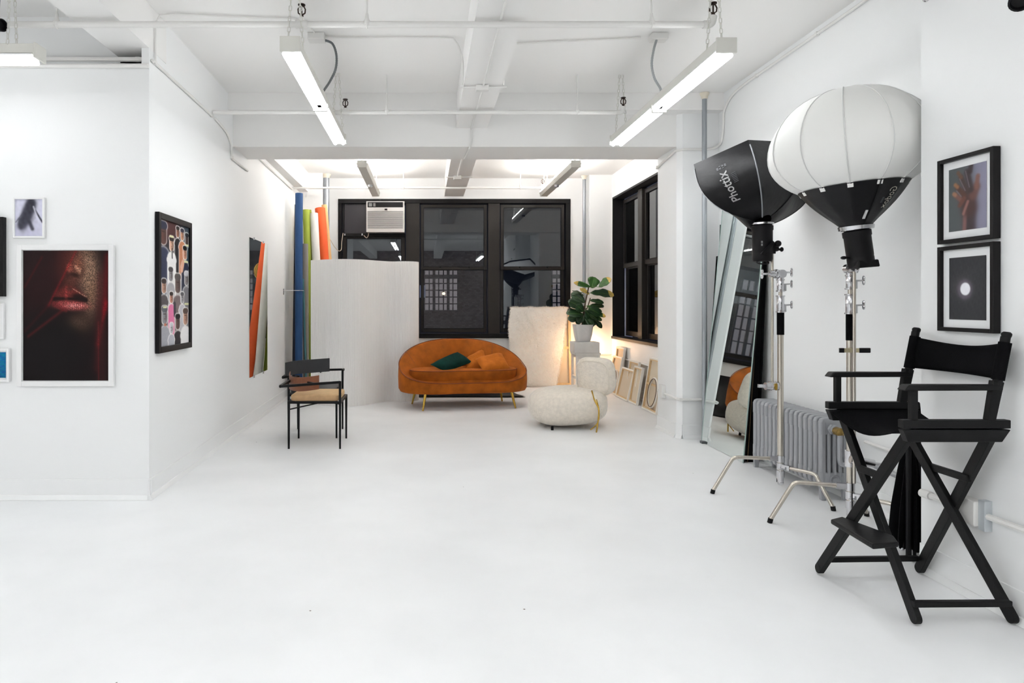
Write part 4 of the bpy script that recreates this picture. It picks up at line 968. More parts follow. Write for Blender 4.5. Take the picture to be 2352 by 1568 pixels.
# ------------------------------------------------------------------ director chair
dc = thing('director_chair','tall black folding director chair with canvas seat and footrest, in the right foreground','chair',(2.15,3.02,0))
yn, yf2 = 2.775, 3.285; xf, xb = 1.93, 2.335
def B(name,p,q,w,h,m=BLKW,up=(0,0,1),bev=.003,par=dc): return MB().bar(p,q,w,h,up).build(name,m,par,bevel=bev)
FT = {'A':(1.905,3.29),'B':(1.968,2.745),'D':(2.372,3.305),'E':(2.385,2.77)}
def leg(a,b,off):
    a = Vector(a); b = Vector(b); d = (b-a).normalized(); s_ = Vector((off,0,0))
    return MB().bar(a+s_,b+s_,.024,.046,up=(1,0,0) if False else (0,1,0)).cyl(a+s_-Vector((.012,0,0)),a+s_+Vector((.012,0,0)),.023,16).build('leg',BLKW,dc,bevel=.002)
def leg2(a,b,off):
    a = Vector(a)+Vector((off,0,0)); b = Vector(b)+Vector((off,0,0)); d = (b-a).normalized(); n = Vector((0,-d.z,d.y)).normalized()
    w=.0225; t=.012
    def r(c): return [c-n*w-Vector((t,0,0)),c+n*w-Vector((t,0,0)),c+n*w+Vector((t,0,0)),c-n*w+Vector((t,0,0))]
    a2 = a+d*.02
    return MB().hexa(r(a2),r(b)).cyl(a2-Vector((t,0,0)),a2+Vector((t,0,0)),w,18).build('leg',BLKW,dc,bevel=.002)
z_r = .74
leg2((1.905,yf2+.005,.012),(1.985,yn+.005,.775),-.014); leg2((1.968,yn-.025,.012),(1.985,yf2-.005,.775),.014)
leg2((2.365,yf2+.01,.012),(2.285,yn+.0,.775),.014); leg2((2.392,yn-.02,.012),(2.285,yf2,.775),-.014)
# side stretchers low down and short cross pieces higher up
B('stretcher',(1.915,3.27,.075),(2.37,3.285,.075),.024,.024); B('stretcher',(1.972,2.765,.085),(2.372,2.77,.085),.024,.024)
B('cross_piece',(1.965,3.10,.555),(1.965,2.93,.555),.02,.03); B('cross_piece',(2.31,3.13,.555),(2.31,2.90,.555),.02,.03)
for y,s in ((yn,-1),(yf2,1)):
    B('seat_rail',(xf-.0,y,.812),(xb+.03,y,.812),.034,.034); 
    m = MB(); m.hexa([(xf+.02,y-.017,.740),(xb-.005,y-.017,.740),(xb-.005,y+.017,.740),(xf+.02,y+.017,.740)],[(xf,y-.017,.79),(xb+.03,y-.017,.79),(xb+.03,y+.017,.79),(xf,y+.017,.79)]); m.build('lower_rail',BLKW,dc,bevel=.003)
    B('arm_post',(xf+.05,y,.825),(xf+.05,y,.955),.026,.026)
    m = MB(); m.bar((xb-.045,y,.825),(xb-.015,y,.985),.034,.028,w2=.044,h2=.028); m.build('arm_post',BLKW,dc,bevel=.003)
    m = MB(); m.hexa([(xf-.0,y-.028,.948),(xb-.0,y-.018,.948),(xb-.0,y+.018,.948),(xf-.0,y+.028,.948)],[(xf+.018,y-.026,.972),(xb-.0,y-.016,.972),(xb-.0,y+.016,.972),(xf+.018,y+.026,.972)]); m.build('armrest',BLKW,dc,bevel=.006)
    m = MB(); m.cyl((xb-.016,y,.955),(xb+.022,y,1.165),.017,14); m.lathe([(.012,0),(.015,.006),(.018,.016),(.018,.024),(.012,.03),(0,.03)],(xb+.023,y,1.155),16,axis=(.15,0,1)); m.build('back_post',BLKW,dc,smooth=True)
# canvas seat and back
rows = []
for i in range(9):
    x = xf+.012+(xb-xf-.0)*i/8
    rows.append([(x,yn+(yf2-yn)*k/14,.792-.062*math.sin(PI*k/14)**1.1-(.01 if i in (0,) else 0)) for k in range(15)])
o = MB().grid(rows).build('seat_canvas',BLKF,dc,smooth=True); o.modifiers.new('t','SOLIDIFY').thickness = .004
rows = []
for i in range(9):
    f = i/8; z = .992+.148*f; x = xb-.008+.028*f
    rows.append([(x+.040*math.sin(PI*k/14),yn+(yf2-yn)*k/14,z-(.026*f)*math.sin(PI*k/14)) for k in range(15)])
o = MB().grid(rows).build('back_canvas',BLKF,dc,smooth=True); o.modifiers.new('t','SOLIDIFY').thickness = .005
for y in (yn,yf2): MB().cyl((xb-.010,y,.99),(xb+.020,y,1.142),.0225,16).build('canvas_sleeve',BLKF,dc,smooth=True)
# footrest
m = MB(); p = [(1.765,3.19),(1.80,3.255),(1.985,3.055),(1.985,2.80),(1.915,2.775)]
fr = [Vector((1.795,3.245,.305)),Vector((1.865,3.275,.305)),Vector((1.975,2.835,.305)),Vector((1.895,2.80,.305))]
MB().prism([(1.808,2.76),(1.93,2.785),(1.966,2.87),(1.905,3.125),(1.829,3.085)],.305,.327).build('footrest',BLKW,dc,bevel=.006)
B('footrest_bracket',(1.90,3.09,.297),(1.965,3.085,.297),.03,.014); B('footrest_bracket',(1.93,2.90,.297),(1.98,2.90,.297),.03,.014)

# ------------------------------------------------------------------ ceiling pipes and sprinklers
SPK = mat('sprinkler_bronze',(58,44,38),.4,.7)
def sprinkler(t,c,s=1):
    c = Vector(c); m = MB(); m.cyl(c,c+Vector((0,0,.02*s)),.011*s,10)
    for a in (-1,1): m.tube([c+Vector((.006*a*s,0,.018*s)),c+Vector((.020*a*s,0,.028*s)),c+Vector((.022*a*s,0,.05*s)),c+Vector((.012*a*s,0,.068*s)),c+Vector((0,0,.072*s))],.0045*s,6)
    m.cyl(c+Vector((0,0,.02*s)),c+Vector((0,0,.07*s)),.005*s,6); m.cyl(c+Vector((0,0,.074*s)),c+Vector((0,0,.079*s)),.022*s,14); m.build('sprinkler_head',SPK,t,smooth=True)
def fire_pipe(label,y,x0,x1,z,r,rods,heads,end=True):
    t = thing('sprinkler_pipe',label,'pipe',((x0+x1)/2,y,z),'white sprinkler pipes under the ceiling')
    MB().cyl((x0,y,z),(x1,y,z),r,16).build('pipe',PIPE,t,smooth=True)
    for x in rods:
        m = MB(); m.cyl((x,y,z+r),(x,y,CZ),.0055,8); m.lathe([(.008,.055),(.013,.02),(.024,0),(r+.005,-.005),(r+.005,-.02)],(x,y,z+r*.6),12); m.tube([(x,y+(r+.003)*math.cos(a),z+(r+.003)*math.sin(a)) for a in [2*PI*k/16 for k in range(16)]],.004,5,closed=True); m.build('hanger',PIPE,t,smooth=True)
    for x in heads:
        m = MB(); m.cyl((x-.035,y,z),(x+.035,y,z),r*1.35,14); m.cyl((x,y,z),(x,y,z+r*2.1),r*.95,12); m.build('tee_fitting',PIPE,t,smooth=True); sprinkler(t,(x,y,z+r*2.1))
    if end:
        m = MB(); m.tube(smoothpath([(x1-.03,y,z),(x1,y,z),(x1+.02,y,z+.012),(x1+.028,y,z+.05)],4),r*1.25,12); m.build('elbow',PIPE,t,smooth=True); sprinkler(t,(x1+.028,y,z+.05))
    return t
fire_pipe('thick white sprinkler pipe crossing nearest the camera, above the strip lights',4.07,-3.5,1.685,2.963,.019,[-2.20,-.35,1.345],[-.74])
fire_pipe('white sprinkler pipe crossing in front of the big ceiling beam',5.94,-1.85,1.69,2.963,.017,[-.34,1.32],[-.70])
fire_pipe('white sprinkler pipe in the rear bay before the big window',9.82,-1.92,1.655,2.963,.016,[-.32,1.36],[])

def conduit(label,paths,boxes=(),r=.009,name='conduit',group='painted conduits',mt=None,clips=()):
    t = thing(name,label,'conduit',paths[0][0],group)
    for p in paths: MB().tube(p,r,8).build('tube',mt or PIPE,t,smooth=True)
    for b in boxes: MB().box(*b).build('junction_box',PIPE,t,bevel=.005)
    for c in clips: MB().box(c[0]-.014,c[0]+.014,c[1]-.014,c[1]+.014,c[2]-.014,c[2]+.014).build('clip',PIPE,t,bevel=.003)
    return t
# left wall run
conduit('white conduit running down the left wall under the ceiling and bending down to the beam',[
  [(xl(4.56)+.012,4.56,2.925),(xl(5.9)+.012,5.93,2.925)],
  smoothpath([(xl(6.0)+.012,6.0,2.925),(xl(6.35)+.012,6.32,2.90),(xl(6.5)+.012,6.50,2.83),(xl(6.5)+.012,6.52,2.76),(xl(6.5)+.012,6.54,2.70)],5)+[(xl(6.6)+.012,6.56,2.69),(xl(7.0)+.012,7.15,2.69)],
  [(xl(7.2)+.012,7.2,2.93),(xl(9.6)+.012,9.75,2.93)]],r=.011,clips=[(xl(4.6)+.012,4.6,2.925),(xl(5.9)+.012,5.9,2.925),(xl(6.52)+.012,6.54,2.70)])
conduit('white conduit along the ledge of the front left wall, ending at the wall corner',[[(-4.5,4.60,2.945),(-1.93,4.60,2.945),(-1.86,4.57,2.93)],[(-4.5,4.525,2.875),(-1.84,4.525,2.875)]],r=.016,clips=[(-1.94,4.6,2.945),(-2.1,4.53,2.875)])
xw = XL0+.012
conduit('thin conduit down the upper left wall and across the ceiling to the left junction box',[
  [(xw,4.62,2.93),(xw,4.62,3.20),(xw+.02,4.64,3.26),(xw+.12,4.66,3.275),(-1.2,4.72,3.278),(-.92,4.74,3.278),(-.83,4.85,3.278),(-.815,4.98,3.278)]],r=.006)
jb = conduit('thin conduit from the left junction box over the ceiling to the middle beam',[
  smoothpath([(-.745,5.06,3.277),(-.6,5.08,3.277),(.10,5.08,3.277),(.22,5.12,3.27),(.285,5.3,3.20),(.285,5.3,3.05),(.284,5.3,2.995)],5),
  [(.26,5.32,2.985),(.63,5.32,2.985)], [(.605,5.32,3.0),(.605,5.3,3.25),(.64,5.2,3.277),(1.60,5.08,3.277)]],
  [(-.87,-.745,5.0,5.1,3.24,3.289),(.39,.49,5.29,5.35,2.955,2.999),(1.66,1.78,5.0,5.09,3.24,3.289)],r=.006)
conduit('thin conduit under the middle beam, stepping over the big cross beam',[[(.447,-1,2.992),(.447,5.29,2.992)],[(.45,5.36,2.992),(.44,6.6,2.992),(.44,6.605,2.86),(.42,6.61,2.80),(.40,7.1,2.81)],[(.42,7.2,2.992),(.42,9.1,2.992)],[(.27,9.1,2.985),(.62,9.1,2.985)]],[(.37,.47,9.05,9.12,2.95,2.999)],r=.008)
def flex(label,pts,m=GREYP):
    o = MB(); P = smoothpath(pts,12); o.tube(P,[.008+.0016*(k%2) for k in range(len(P))],8); o = o.build('flexible_cable',m,smooth=True,label=label); o['category']='cable'; o['group']='flexible cables to the strip lights'
flex('dark ribbed cable curving from the left junction box to the strip light',[(-.745,5.06,3.25),(-.69,5.05,3.22),(-.655,5.0,3.12),(-.66,5.0,3.02),(-.70,5.0,2.93),(-.735,4.95,2.85),(-.75,4.9,2.80)],mat('dark_flex',(110,114,116),.4,.5))
flex('pale cable hanging from the right junction box to the strip light',[(1.70,5.03,3.24),(1.67,5.0,3.16),(1.655,5.0,3.05),(1.675,5.0,2.95),(1.70,4.95,2.86),(1.705,4.93,2.80)],mat('pale_flex',(170,174,176),.4,.5))
# right wall run
conduit('white conduit high on the right wall, bending down and across the pillar',[
  [(RX-.012,3.36,3.235),(RX-.012,5.95,3.235)]+smoothpath([(RX-.012,5.95,3.235),(RX-.012,6.25,3.21),(RX-.012,6.42,3.12),(RX-.012,6.44,3.0),(RX-.012,6.46,2.90),(RX-.012,6.50,2.83),(RX-.04,6.55,2.80),(2.72,6.558,2.785),(2.60,6.558,2.782),(2.48,6.555,2.782)],5)+[(2.42,6.62,2.78),(2.42,7.16,2.72)]],r=.0115,clips=[(RX-.012,4.0,3.235),(RX-.012,4.9,3.235),(RX-.012,5.8,3.235),(2.42,7.14,2.725)])
conduit('thin conduit across the rear ceiling between the two upturned strip lights',[[(-1.0,7.9,3.277),(1.4,7.9,3.277),(1.45,8.3,3.277)]],r=.006)
def gpipe(label,x,y,r):
    t = thing('riser_pipe',label,'pipe',(x,y,0),'bare metal riser pipes')
    MB().cyl((x,y,0),(x,y,CZ-.06),r,18).build('pipe',GREYP,t,smooth=True); MB().lathe([(r+.004,0),(r+.012,.03),(r+.022,.045),(r+.022,.058)],(x,y,CZ-.06),18).build('collar',mat('cream_collar',(232,224,206),.6),t,smooth=True)
gpipe('grey metal riser pipe standing before the white pillar, left of the leaning mirror',2.632,6.45,.0225)
gpipe('grey metal riser pipe in the left rear corner behind the orange roll',-1.53,10.5,.046)
gpipe('slim steel riser pipe behind the plant, right of the big window',2.465,10.62,.026)
# low conduits with outlets
conduit('white conduit low round the pillar with a square outlet box, left of the leaning mirror',[[(2.418,7.1,.40),(2.418,6.70,.385),(2.425,6.58,.38),(2.47,6.556,.378),(2.78,6.556,.378)]],[(2.385,2.43,6.90,7.0,.345,.475)],r=.013,name='outlet_conduit',clips=[(2.45,6.56,.378)])
conduit('white conduit with an outlet box on the wall behind the leaning canvases',[[(FX-.014,10.5,.50),(FX-.014,8.3,.50)],[(2.55,10.536,.52),(2.86,10.536,.52)]],[(FX-.05,FX,8.35,8.50,.45,.57)],r=.012,name='outlet_conduit')
oc = conduit('white conduit with a square grey outlet box on the wall behind the director chair',[[(NX-.018,NE-.06,.385),(NX-.018,3.10,.39)],[(NX-.018,2.915,.39),(NX-.018,.6,.40)]],[(NX-.05,NX,2.95,3.05,.335,.445)],r=.014,name='outlet_conduit')
MB().box(NX-.034,NX,2.915,2.95,.325,.455).build('steel_plate',mat('galvanised',(196,202,206),.4,.3),oc,bevel=.002)
MB().cyl((NX-.018,NE-.09,.385),(NX-.018,NE-.03,.385),.02,12).build('coupling',PIPE,oc,smooth=True)

# ------------------------------------------------------------------ framed pictures
def srgb2lin(a): a = a/255.; return np.where(a<=.04045,a/12.92,((a+.055)/1.055)**2.4)
def picture(name,label,cat,TL,u,n,W,H,fw,dep,fm,border,art,nx,ny,bm=None,group='framed prints on the walls'):
    """TL: top left corner of the frame on the wall; u runs right along the wall, n out of it"""
    TL = Vector(TL); u = Vector(u).normalized(); n = Vector(n).normalized(); z = Vector((0,0,1))
    t = thing(name,label,cat,TL+u*W/2-z*H,group)
    def slab(m,a0,a1,b0,b1,c0,c1): m.hexa([TL+u*a0-z*b1+n*c0,TL+u*a1-z*b1+n*c0,TL+u*a1-z*b0+n*c0,TL+u*a0-z*b0+n*c0],[TL+u*a0-z*b1+n*c1,TL+u*a1-z*b1+n*c1,TL+u*a1-z*b0+n*c1,TL+u*a0-z*b0+n*c1])
    m = MB(); slab(m,0,fw,0,H,.002,dep); slab(m,W-fw,W,0,H,.002,dep); slab(m,fw,W-fw,0,fw,.002,dep); slab(m,fw,W-fw,H-fw,H,.002,dep); m.build('frame',fm,t,bevel=.0015)
    if border>0: m = MB(); slab(m,fw,W-fw,fw,H-fw,dep*.35,dep*.5); m.build('mat_board',bm or mat('mat_board',(236,237,238),.6),t)
    x0 = fw+border; y0 = fw+border; w_ = W-2*x0; h_ = H-2*y0; c = dep*.5+.0015
    U,V = np.meshgrid(np.linspace(0,1,nx+1),np.linspace(0,1,ny+1)); col = srgb2lin(np.clip(art(U,V),0,255))
    vs = [(TL+u*(x0+w_*a)-z*(y0+h_*b)+n*c) for b in np.linspace(0,1,ny+1) for a in np.linspace(0,1,nx+1)]
    fs = [(j*(nx+1)+i,(j+1)*(nx+1)+i,(j+1)*(nx+1)+i+1,j*(nx+1)+i+1) for j in range(ny) for i in range(nx)]
    o = MB().add(vs,fs).build('print',PRINT,t); me = o.data
    ca = me.color_attributes.new('print','FLOAT_COLOR','POINT'); d = np.ones((len(vs),4)); d[:,:3] = col.reshape(-1,3); ca.data.foreach_set('color',d.ravel())
    return t
def G(U,V,cx,cy,sx,sy,ang=0):
    a = math.radians(ang); x = (U-cx)*math.cos(a)+(V-cy)*math.sin(a); y = -(U-cx)*math.sin(a)+(V-cy)*math.cos(a); return np.exp(-((x/sx)**2+(y/sy)**2))
def E(U,V,cx,cy,sx,sy,ang=0,k=12):
    a = math.radians(ang); x = (U-cx)*math.cos(a)+(V-cy)*math.sin(a); y = -(U-cx)*math.sin(a)+(V-cy)*math.cos(a); r = np.sqrt((x/sx)**2+(y/sy)**2); return 1/(1+np.exp(np.clip((r-1)*k,-50,50)))
def SEG(U,V,x0,y0,x1,y1,w,k=1.0,asp=1.0):
    dx,dy = x1-x0,(y1-y0)*asp; t = np.clip(((U-x0)*dx+(V-y0)*asp*dy)/(dx*dx+dy*dy),0,1); d = np.sqrt((U-x0-t*dx)**2+((V-y0)*asp-t*dy)**2); return 1/(1+np.exp(np.clip((d-w)/(w*.12*k),-50,50)))
def mix(c,m,rgb): return c*(1-m[...,None])+np.array(rgb,float)*m[...,None]
def noise(U,V,f,seed):
    r = np.random.RandomState(seed); out = 0
    for k in range(9): a = r.rand()*6.28; out = out+np.sin(f*(U*math.cos(a)+V*1.5*math.sin(a))*(.6+r.rand())+r.rand()*6.28)
    return out/4
def art_face(U,V):
    c = np.zeros(U.shape+(3,))+np.array([20,12,13]); sp = np.random.RandomState(3).rand(*U.shape)
    c = mix(c,.55*G(U,V,.2,.25,.35,.5,20),(46,16,17))
    c = mix(c,.8*G(U,V,.55,.10,.16,.22),(84,34,30))
    c = mix(c,.95*np.clip(G(U,V,.77,.18,.13,.26,-8)*1.15,0,1),(128,100,82)); c = mix(c,.8*G(U,V,.80,.36,.08,.15,10),(108,80,62))
    c = mix(c,.9*G(U,V,.64,.12,.07,.09),(112,66,50)); c = mix(c,.75*E(U,V,.545,.135,.035,.035,0,6),(140,70,56))
    c = mix(c,.9*G(U,V,.665,.165,.035,.03),(124,84,66)); c = mix(c,.9*E(U,V,.60,.188,.055,.016,6,4),(26,13,13)); c = mix(c,.85*E(U,V,.525,.20,.02,.02,0,4),(44,20,20)); c = mix(c,.7*SEG(U,V,.615,.125,.665,.155,.012,3),(176,130,108)); c = mix(c,.6*G(U,V,.70,.16,.02,.05,20),(60,36,30))
    c = mix(c,.7*G(U,V,.56,.235,.07,.05),(92,52,42)); 
    c = mix(c,.9*E(U,V,.46,.345,.10,.055,-8,7),(96,34,32)); c = mix(c,.95*E(U,V,.60,.335,.13,.045,18,7),(104,40,36))
    c = mix(c,.95*SEG(U,V,.36,.372,.74,.382,.016),(18,8,8)); c = mix(c,.9*E(U,V,.66,.365,.085,.03,10,7),(22,9,10))
    c = mix(c,.95*E(U,V,.55,.422,.20,.038,2,7),(150,62,60)); c = mix(c,.8*SEG(U,V,.36,.41,.5,.455,.02),(112,34,36))
    c = mix(c,(.75*G(U,V,.60,.425,.12,.02))*(.5+.5*np.sin(U*260)),(226,178,172)); c = mix(c,.6*SEG(U,V,.58,.293,.75,.36,.004),(190,140,120)); c = mix(c,.55*G(U,V,.505,.33,.02,.05),(168,62,58)); c = mix(c,.8*E(U,V,.55,.296,.035,.012,0,5),(70,36,32))
    c = mix(c,.85*G(U,V,.62,.565,.13,.065),(112,86,66)); c = mix(c,.4*G(U,V,.62,.66,.16,.1),(50,34,28))
    c = mix(c,.9*E(U,V,.3,.75,.42,.28,0,8),(17,13,14)); 
    for a,b,d,e,w,k,col in ((.62,0,.30,.42,.008,.5,(150,24,32)),(.30,.42,.02,.62,.012,.3,(80,14,18)),(.22,.05,.02,.28,.008,.5,(80,18,20)),(.46,.46,.06,.66,.01,.5,(110,24,26)),(.99,.05,.95,.45,.03,.6,(120,12,20)),(.97,.4,.88,.72,.018,.8,(140,18,26)),(.90,.2,.86,.9,.03,.5,(70,20,22)),(.93,.6,.93,1.0,.055,.75,(56,24,25)),(.88,.55,.885,1,.006,.6,(110,30,32))):
        c = mix(c,k*SEG(U,V,a,b,d,e,w,4),col)
    lum = c.mean(-1,keepdims=True); return c*(1+(sp[...,None]-.5)*np.clip((lum-28)/55,0,1)*1.0)
def art_hair(U,V):
    c = np.zeros(U.shape+(3,))+np.array([214,214,232]); c = mix(c,.5*G(U,V,.5,.9,.5,.3),(182,180,204))
    for x0,y0,x1,y1,w,k,col in ((.55,.10,.22,.70,.13,.95,(52,52,62)),(.60,.12,.45,.55,.15,.9,(60,60,70)),(.45,.5,.62,.80,.06,.9,(56,56,66)),(.30,.35,.02,.62,.02,.6,(90,90,100)),(.18,.55,.20,.75,.07,.8,(70,70,80)),(.72,.30,.98,.62,.03,.9,(50,50,60)),(.66,.25,.76,.42,.03,.6,(120,118,130)),(.60,.55,.70,.5,.05,.5,(150,148,162))):
        c = mix(c,k*SEG(U,V,x0,y0,x1,y1,w,2.2,1.3),col)
    c = mix(c,.85*E(U,V,.40,.44,.17,.40,22,6),(62,62,74)); c = mix(c,.8*E(U,V,.56,.20,.16,.18,0,7),(56,56,66))
    c = mix(c,.7*SEG(U,V,.66,.20,.84,.60,.03,2,1.3),(226,226,240)); c = mix(c,.6*G(U,V,.75,.62,.1,.06),(190,188,206)); return c+noise(U,V,26,4)[...,None]*4
def art_blue(U,V): return np.stack([14+0*U,112+18*noise(U,V,40,2)-20*V,158+16*noise(U,V,55,5)-22*V],-1)
def art_black(U,V): return np.zeros(U.shape+(3,))+np.array([18,22,22])+6*G(U,V,.5,.4,.3,.3)[...,None]
def art_blank(U,V): return np.zeros(U.shape+(3,))+236
def art_moon(U,V):
    c = np.zeros(U.shape+(3,))+np.array([58,59,62]); c = mix(c,.5*G(U,V,.38,.46,.28,.16),(90,84,88)); c = mix(c,.7*E(U,V,.44,.52,.20,.155,0,10),(118,110,124)); c = mix(c,1*E(U,V,.45,.51,.135,.10,0,30),(238,238,244)); return c+noise(U,V,60,9)[...,None]*2
def art_hand(U,V):
    c = mix(np.zeros(U.shape+(3,))+np.array([92,98,98]),1/(1+np.exp(-(U-.62-.05*np.sin(V*4))*14)),(152,150,172))
    sk = (88,66,62)
    for x0,y0,x1,y1,w,col in ((.55,.62,.56,1.05,.17,(70,58,58)),(.45,.66,.42,1.05,.05,(150,108,102)),(.50,.50,.55,.66,.20,(86,62,58)),(.66,.48,.74,.36,.10,(120,84,74)),(.74,.36,.78,.20,.055,(140,98,84)),(.60,.38,.50,.10,.075,(72,60,60)),(.58,.10,.60,.02,.06,(70,58,58)),(.50,.40,.34,.16,.065,(82,66,62)),(.34,.16,.26,.08,.045,(118,88,70)),(.42,.45,.24,.30,.06,(96,68,58)),(.24,.30,.18,.26,.045,(170,120,84)),(.34,.52,.18,.42,.055,(140,98,84)),(.18,.42,.14,.40,.045,(176,128,100)),(.42,.50,.30,.60,.05,(120,78,66)),(.52,.56,.40,.74,.035,(160,114,104))):
        c = mix(c,.92*SEG(U,V,x0,y0,x1,y1,w,1.6,1.45),col)
    c = c*.86+np.array([8.,8.,10.])
    for x0,y0,x1,y1 in ((.45,.38,.30,.18),(.56,.34,.46,.08),(.34,.46,.22,.36)): c = mix(c,.5*SEG(U,V,x0,y0,x1,y1,.012,3,1.45),(150,140,150))
    return c
def art_collage(U,V):
    c = np.zeros(U.shape+(3,))+np.array([40,34,40]); c = mix(c,E(U,V,.8,.1,.4,.16,0,8),(52,66,78)); c = mix(c,(V>.33)*1.0,(150,150,154)); c = mix(c,E(U,V,.3,.05,.4,.1,0,6),(70,34,34)); c = mix(c,((V>.28)&(V<.46)&(U<.22))*1.,(214,98,64))
    def fig(cx,cy,s,skin,shirt,hair,lean=0,arms=False):
        nonlocal c
        for grow,cols in ((.018,[(240,238,234)]*3),(0,[shirt,skin,hair])):
            A_ = 2.65; 
            body = np.maximum(SEG(U,V,cx+lean*.3,cy+.045*s*2.2,cx+lean,cy+.15*s*2.2,.105*s+grow,.4,A_),SEG(U,V,cx-.05*s,cy+.055*s*2,cx+.05*s,cy+.055*s*2,.07*s+grow,.4,A_))
            c = mix(c,body,cols[0]); c = mix(c,SEG(U,V,cx,cy-.012*s,cx,cy+.03*s,.052*s+grow,.4,A_),cols[1]); c = mix(c,SEG(U,V,cx-.02*s,cy-.03*s,cx+.02*s,cy-.03*s,.045*s+grow,.5,A_),cols[2])
            if grow==0:
                c = mix(c,.7*SEG(U,V,cx-.022*s,cy-.004*s,cx+.022*s,cy-.004*s,.006*s,.8,A_),(40,26,24)); c = mix(c,.6*SEG(U,V,cx-.012*s,cy+.022*s,cx+.012*s,cy+.022*s,.005*s,.8,A_),(110,50,46)); c = mix(c,.4*G(U,V,cx+.03*s,cy+.01*s,.03*s,.03*s),(30,20,20))
    fig(.12,.10,1.9,(96,62,54),(46,52,76),(38,42,66)); fig(.60,.06,.95,(150,98,74),(28,26,30),(30,22,22)); fig(.76,.07,1.05,(196,140,106),(186,122,88),(36,34,52)); fig(.93,.10,1.1,(80,66,64),(52,70,80),(30,32,38))
    fig(.39,.17,1.25,(214,168,140),(234,232,230),(40,30,28)); fig(.86,.22,1.2,(198,140,112),(42,46,66),(24,22,24)); c = mix(c,SEG(U,V,.80,.30,.74,.38,.05,.6,2.65),(216,166,140)); c = mix(c,SEG(U,V,.405,.21,.41,.29,.016,.4,2.65),(26,26,30))
    fig(.36,.42,1.2,(150,148,150),(170,168,172),(70,66,68)); fig(.60,.49,1.7,(104,86,82),(118,104,104),(92,84,82)); fig(.92,.44,1.25,(130,128,130),(120,118,122),(200,200,204))
    fig(.14,.52,1.2,(188,146,124),(84,78,80),(56,46,44)); fig(.38,.61,.95,(196,138,116),(216,118,158),(44,34,34)); fig(.76,.61,1.0,(168,168,172),(182,180,186),(90,88,92)); c = mix(c,SEG(U,V,.49,.66,.50,.76,.04,.5,2.65),(64,60,66))
    fig(.16,.75,1.5,(146,146,150),(160,160,168),(96,98,104)); fig(.60,.81,1.35,(98,78,72),(46,42,46),(40,36,38)); fig(.88,.77,1.5,(188,146,126),(232,230,230),(84,66,58)); fig(.38,.86,.9,(198,200,206),(176,178,186),(204,206,210)); c = mix(c,SEG(U,V,.17,.83,.19,.83,.03,.5,2.65),(196,120,96))
    for x,y,w_ in ((.385,.115,.05),(.97,.155,.06),(.17,.69,.04),(.93,.665,.07),(.90,.30,.06)): c = mix(c,SEG(U,V,x-w_,y,x+w_,y,.022,.3,2.65),(214,214,168))
    return c+np.random.RandomState(8).rand(*U.shape)[...,None]*14-7
WFR = mat('white_frame',(240,240,240),.4); BFR = mat('black_frame',(15,13,14),.4,spec=.2)
FY = 4.54
picture('framed_print','large white framed photograph of a face behind a red veil','picture',(-2.706,FY,1.688),(1,0,0),(0,-1,0),.640,.935,.033,.028,WFR,.004,art_face,150,232)
picture('framed_print','small white framed grey print of falling dark hair, above the veiled face','picture',(-2.735,FY,2.003),(1,0,0),(0,-1,0),.208,.268,.012,.022,WFR,0,art_hair,60,80)
picture('framed_print','black framed dark print cut by the left picture edge','picture',(-3.30,FY,1.872),(1,0,0),(0,-1,0),.512,.525,.018,.04,BFR,0,art_black,10,10)
picture('framed_print','plain white frame cut by the left picture edge, below the black one','picture',(-3.20,FY,1.303),(1,0,0),(0,-1,0),.405,.238,.012,.02,WFR,0,art_blank,6,6)
picture('framed_print','white framed blue print at the lower left picture edge','picture',(-3.10,FY,1.004),(1,0,0),(0,-1,0),.342,.222,.016,.025,WFR,.010,art_blue,50,40)
dd = Vector((XL1-XL0,10.84-4.54,0)).normalized()
picture('framed_collage','tall black framed collage of cut out people on the left wall','picture',(xl(4.635)+.001,4.635,1.925),dd,Vector((dd.y,-dd.x,0)),.685,.965,.042,.03,BFR,0,art_collage,150,260,group=None)
picture('framed_print','upper black framed print of a raised hand on the right wall','picture',(NX-.001,3.185,1.963),(0,-1,0),(-1,0,0),.315,.388,.018,.034,BFR,.034,art_hand,70,100)
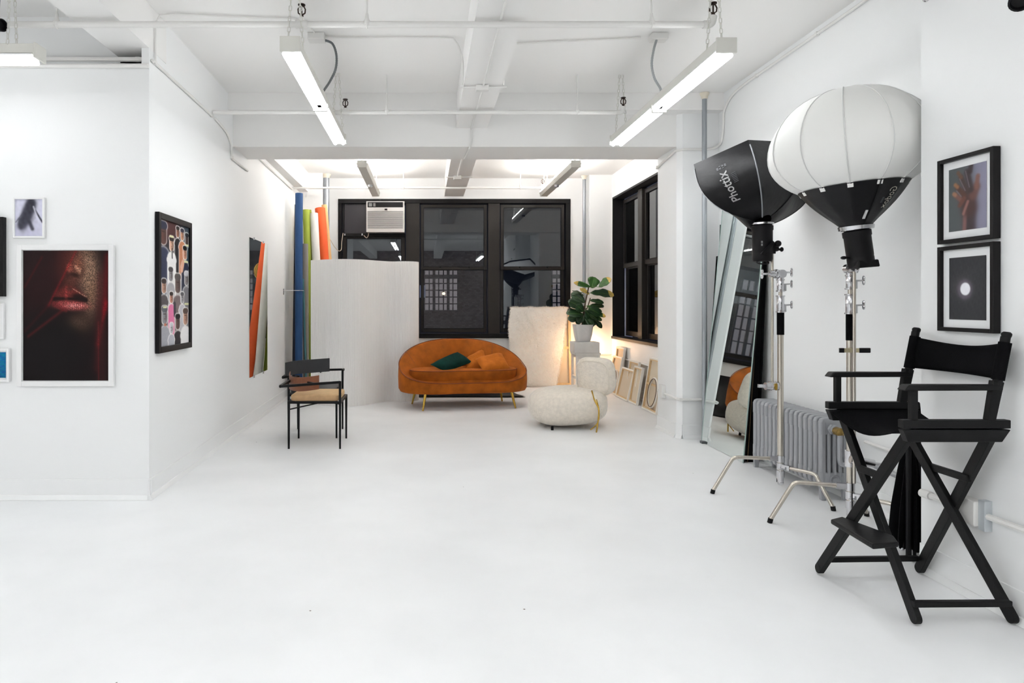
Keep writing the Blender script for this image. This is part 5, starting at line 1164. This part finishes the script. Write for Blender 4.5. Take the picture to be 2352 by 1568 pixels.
picture('framed_print','lower black framed print of a bright moon on grey, right wall','picture',(NX-.001,3.185,1.562),(0,-1,0),(-1,0,0),.315,.388,.018,.034,BFR,.036,art_moon,70,90)

# ------------------------------------------------------------------ spot lamps cut by the frame
def spot(label,c,top,d):
    t = thing('spot_lamp',label,'lamp',c,'small black spot lamps'); c = Vector(c); d = Vector(d).normalized()
    MB().lathe([(0,-.05),(.022,-.048),(.03,-.03),(.034,.02),(.036,.05),(.030,.05),(.026,.03),(0,.028)],c,20,axis=d).build('shade',BLK,t,smooth=True)
    m = MB(); m.tube([c-d*.03,Vector(top)],.0025,6); m.tube([c+d*.02,Vector(top)+Vector((.012,0,0))],.0025,6); m.build('hanging_wire',BLKM,t); return t
spot('black spot lamp hanging on wires at the upper left picture edge',(-2.475,3.93,2.90),(-2.45,3.93,CZ),(1,-.35,-.1))
t = thing('spot_lamp','black spot lamp at the upper right picture corner','lamp',(2.26,2.62,2.47),'small black spot lamps'); c=Vector((2.262,2.60,2.465))
MB().lathe([(0,-.05),(.022,-.048),(.03,-.03),(.034,.02),(.036,.05),(.030,.05),(.026,.03),(0,.028)],c,20,axis=(-.5,-.6,-.6)).build('shade',BLK,t,smooth=True)
MB().tube([c+Vector((.02,.01,.03)),(2.36,2.6,2.52),(2.418,2.6,2.52)],.006,8).build('arm',BLKM,t,smooth=True); MB().box(2.405,2.42,2.57,2.63,2.47,2.57).build('wall_plate',BLK,t,bevel=.003)
o = MB().tube(smoothpath([(2.415,3.30,2.79),(2.395,3.28,2.76),(2.385,3.25,2.745),(2.39,3.2,2.76),(2.415,3.18,2.80)],5),.008,8).build('wall_hook',CHR,smooth=True,label='small metal hook at the top of the right wall corner'); o['category']='hook'
# small fallen adaptor by the pillar foot
o = MB(); o.box(2.56,2.60,6.33,6.38,.0,.022); o.tube([(2.60,6.36,.012),(2.63,6.34,.012),(2.66,6.30,.010)],.007,6); o = o.build('cable_end',mat('cable_grey',(90,92,94),.4,.4),bevel=.002,label='small dark cable end on the floor at the foot of the grey riser pipe'); o['category']='cable'
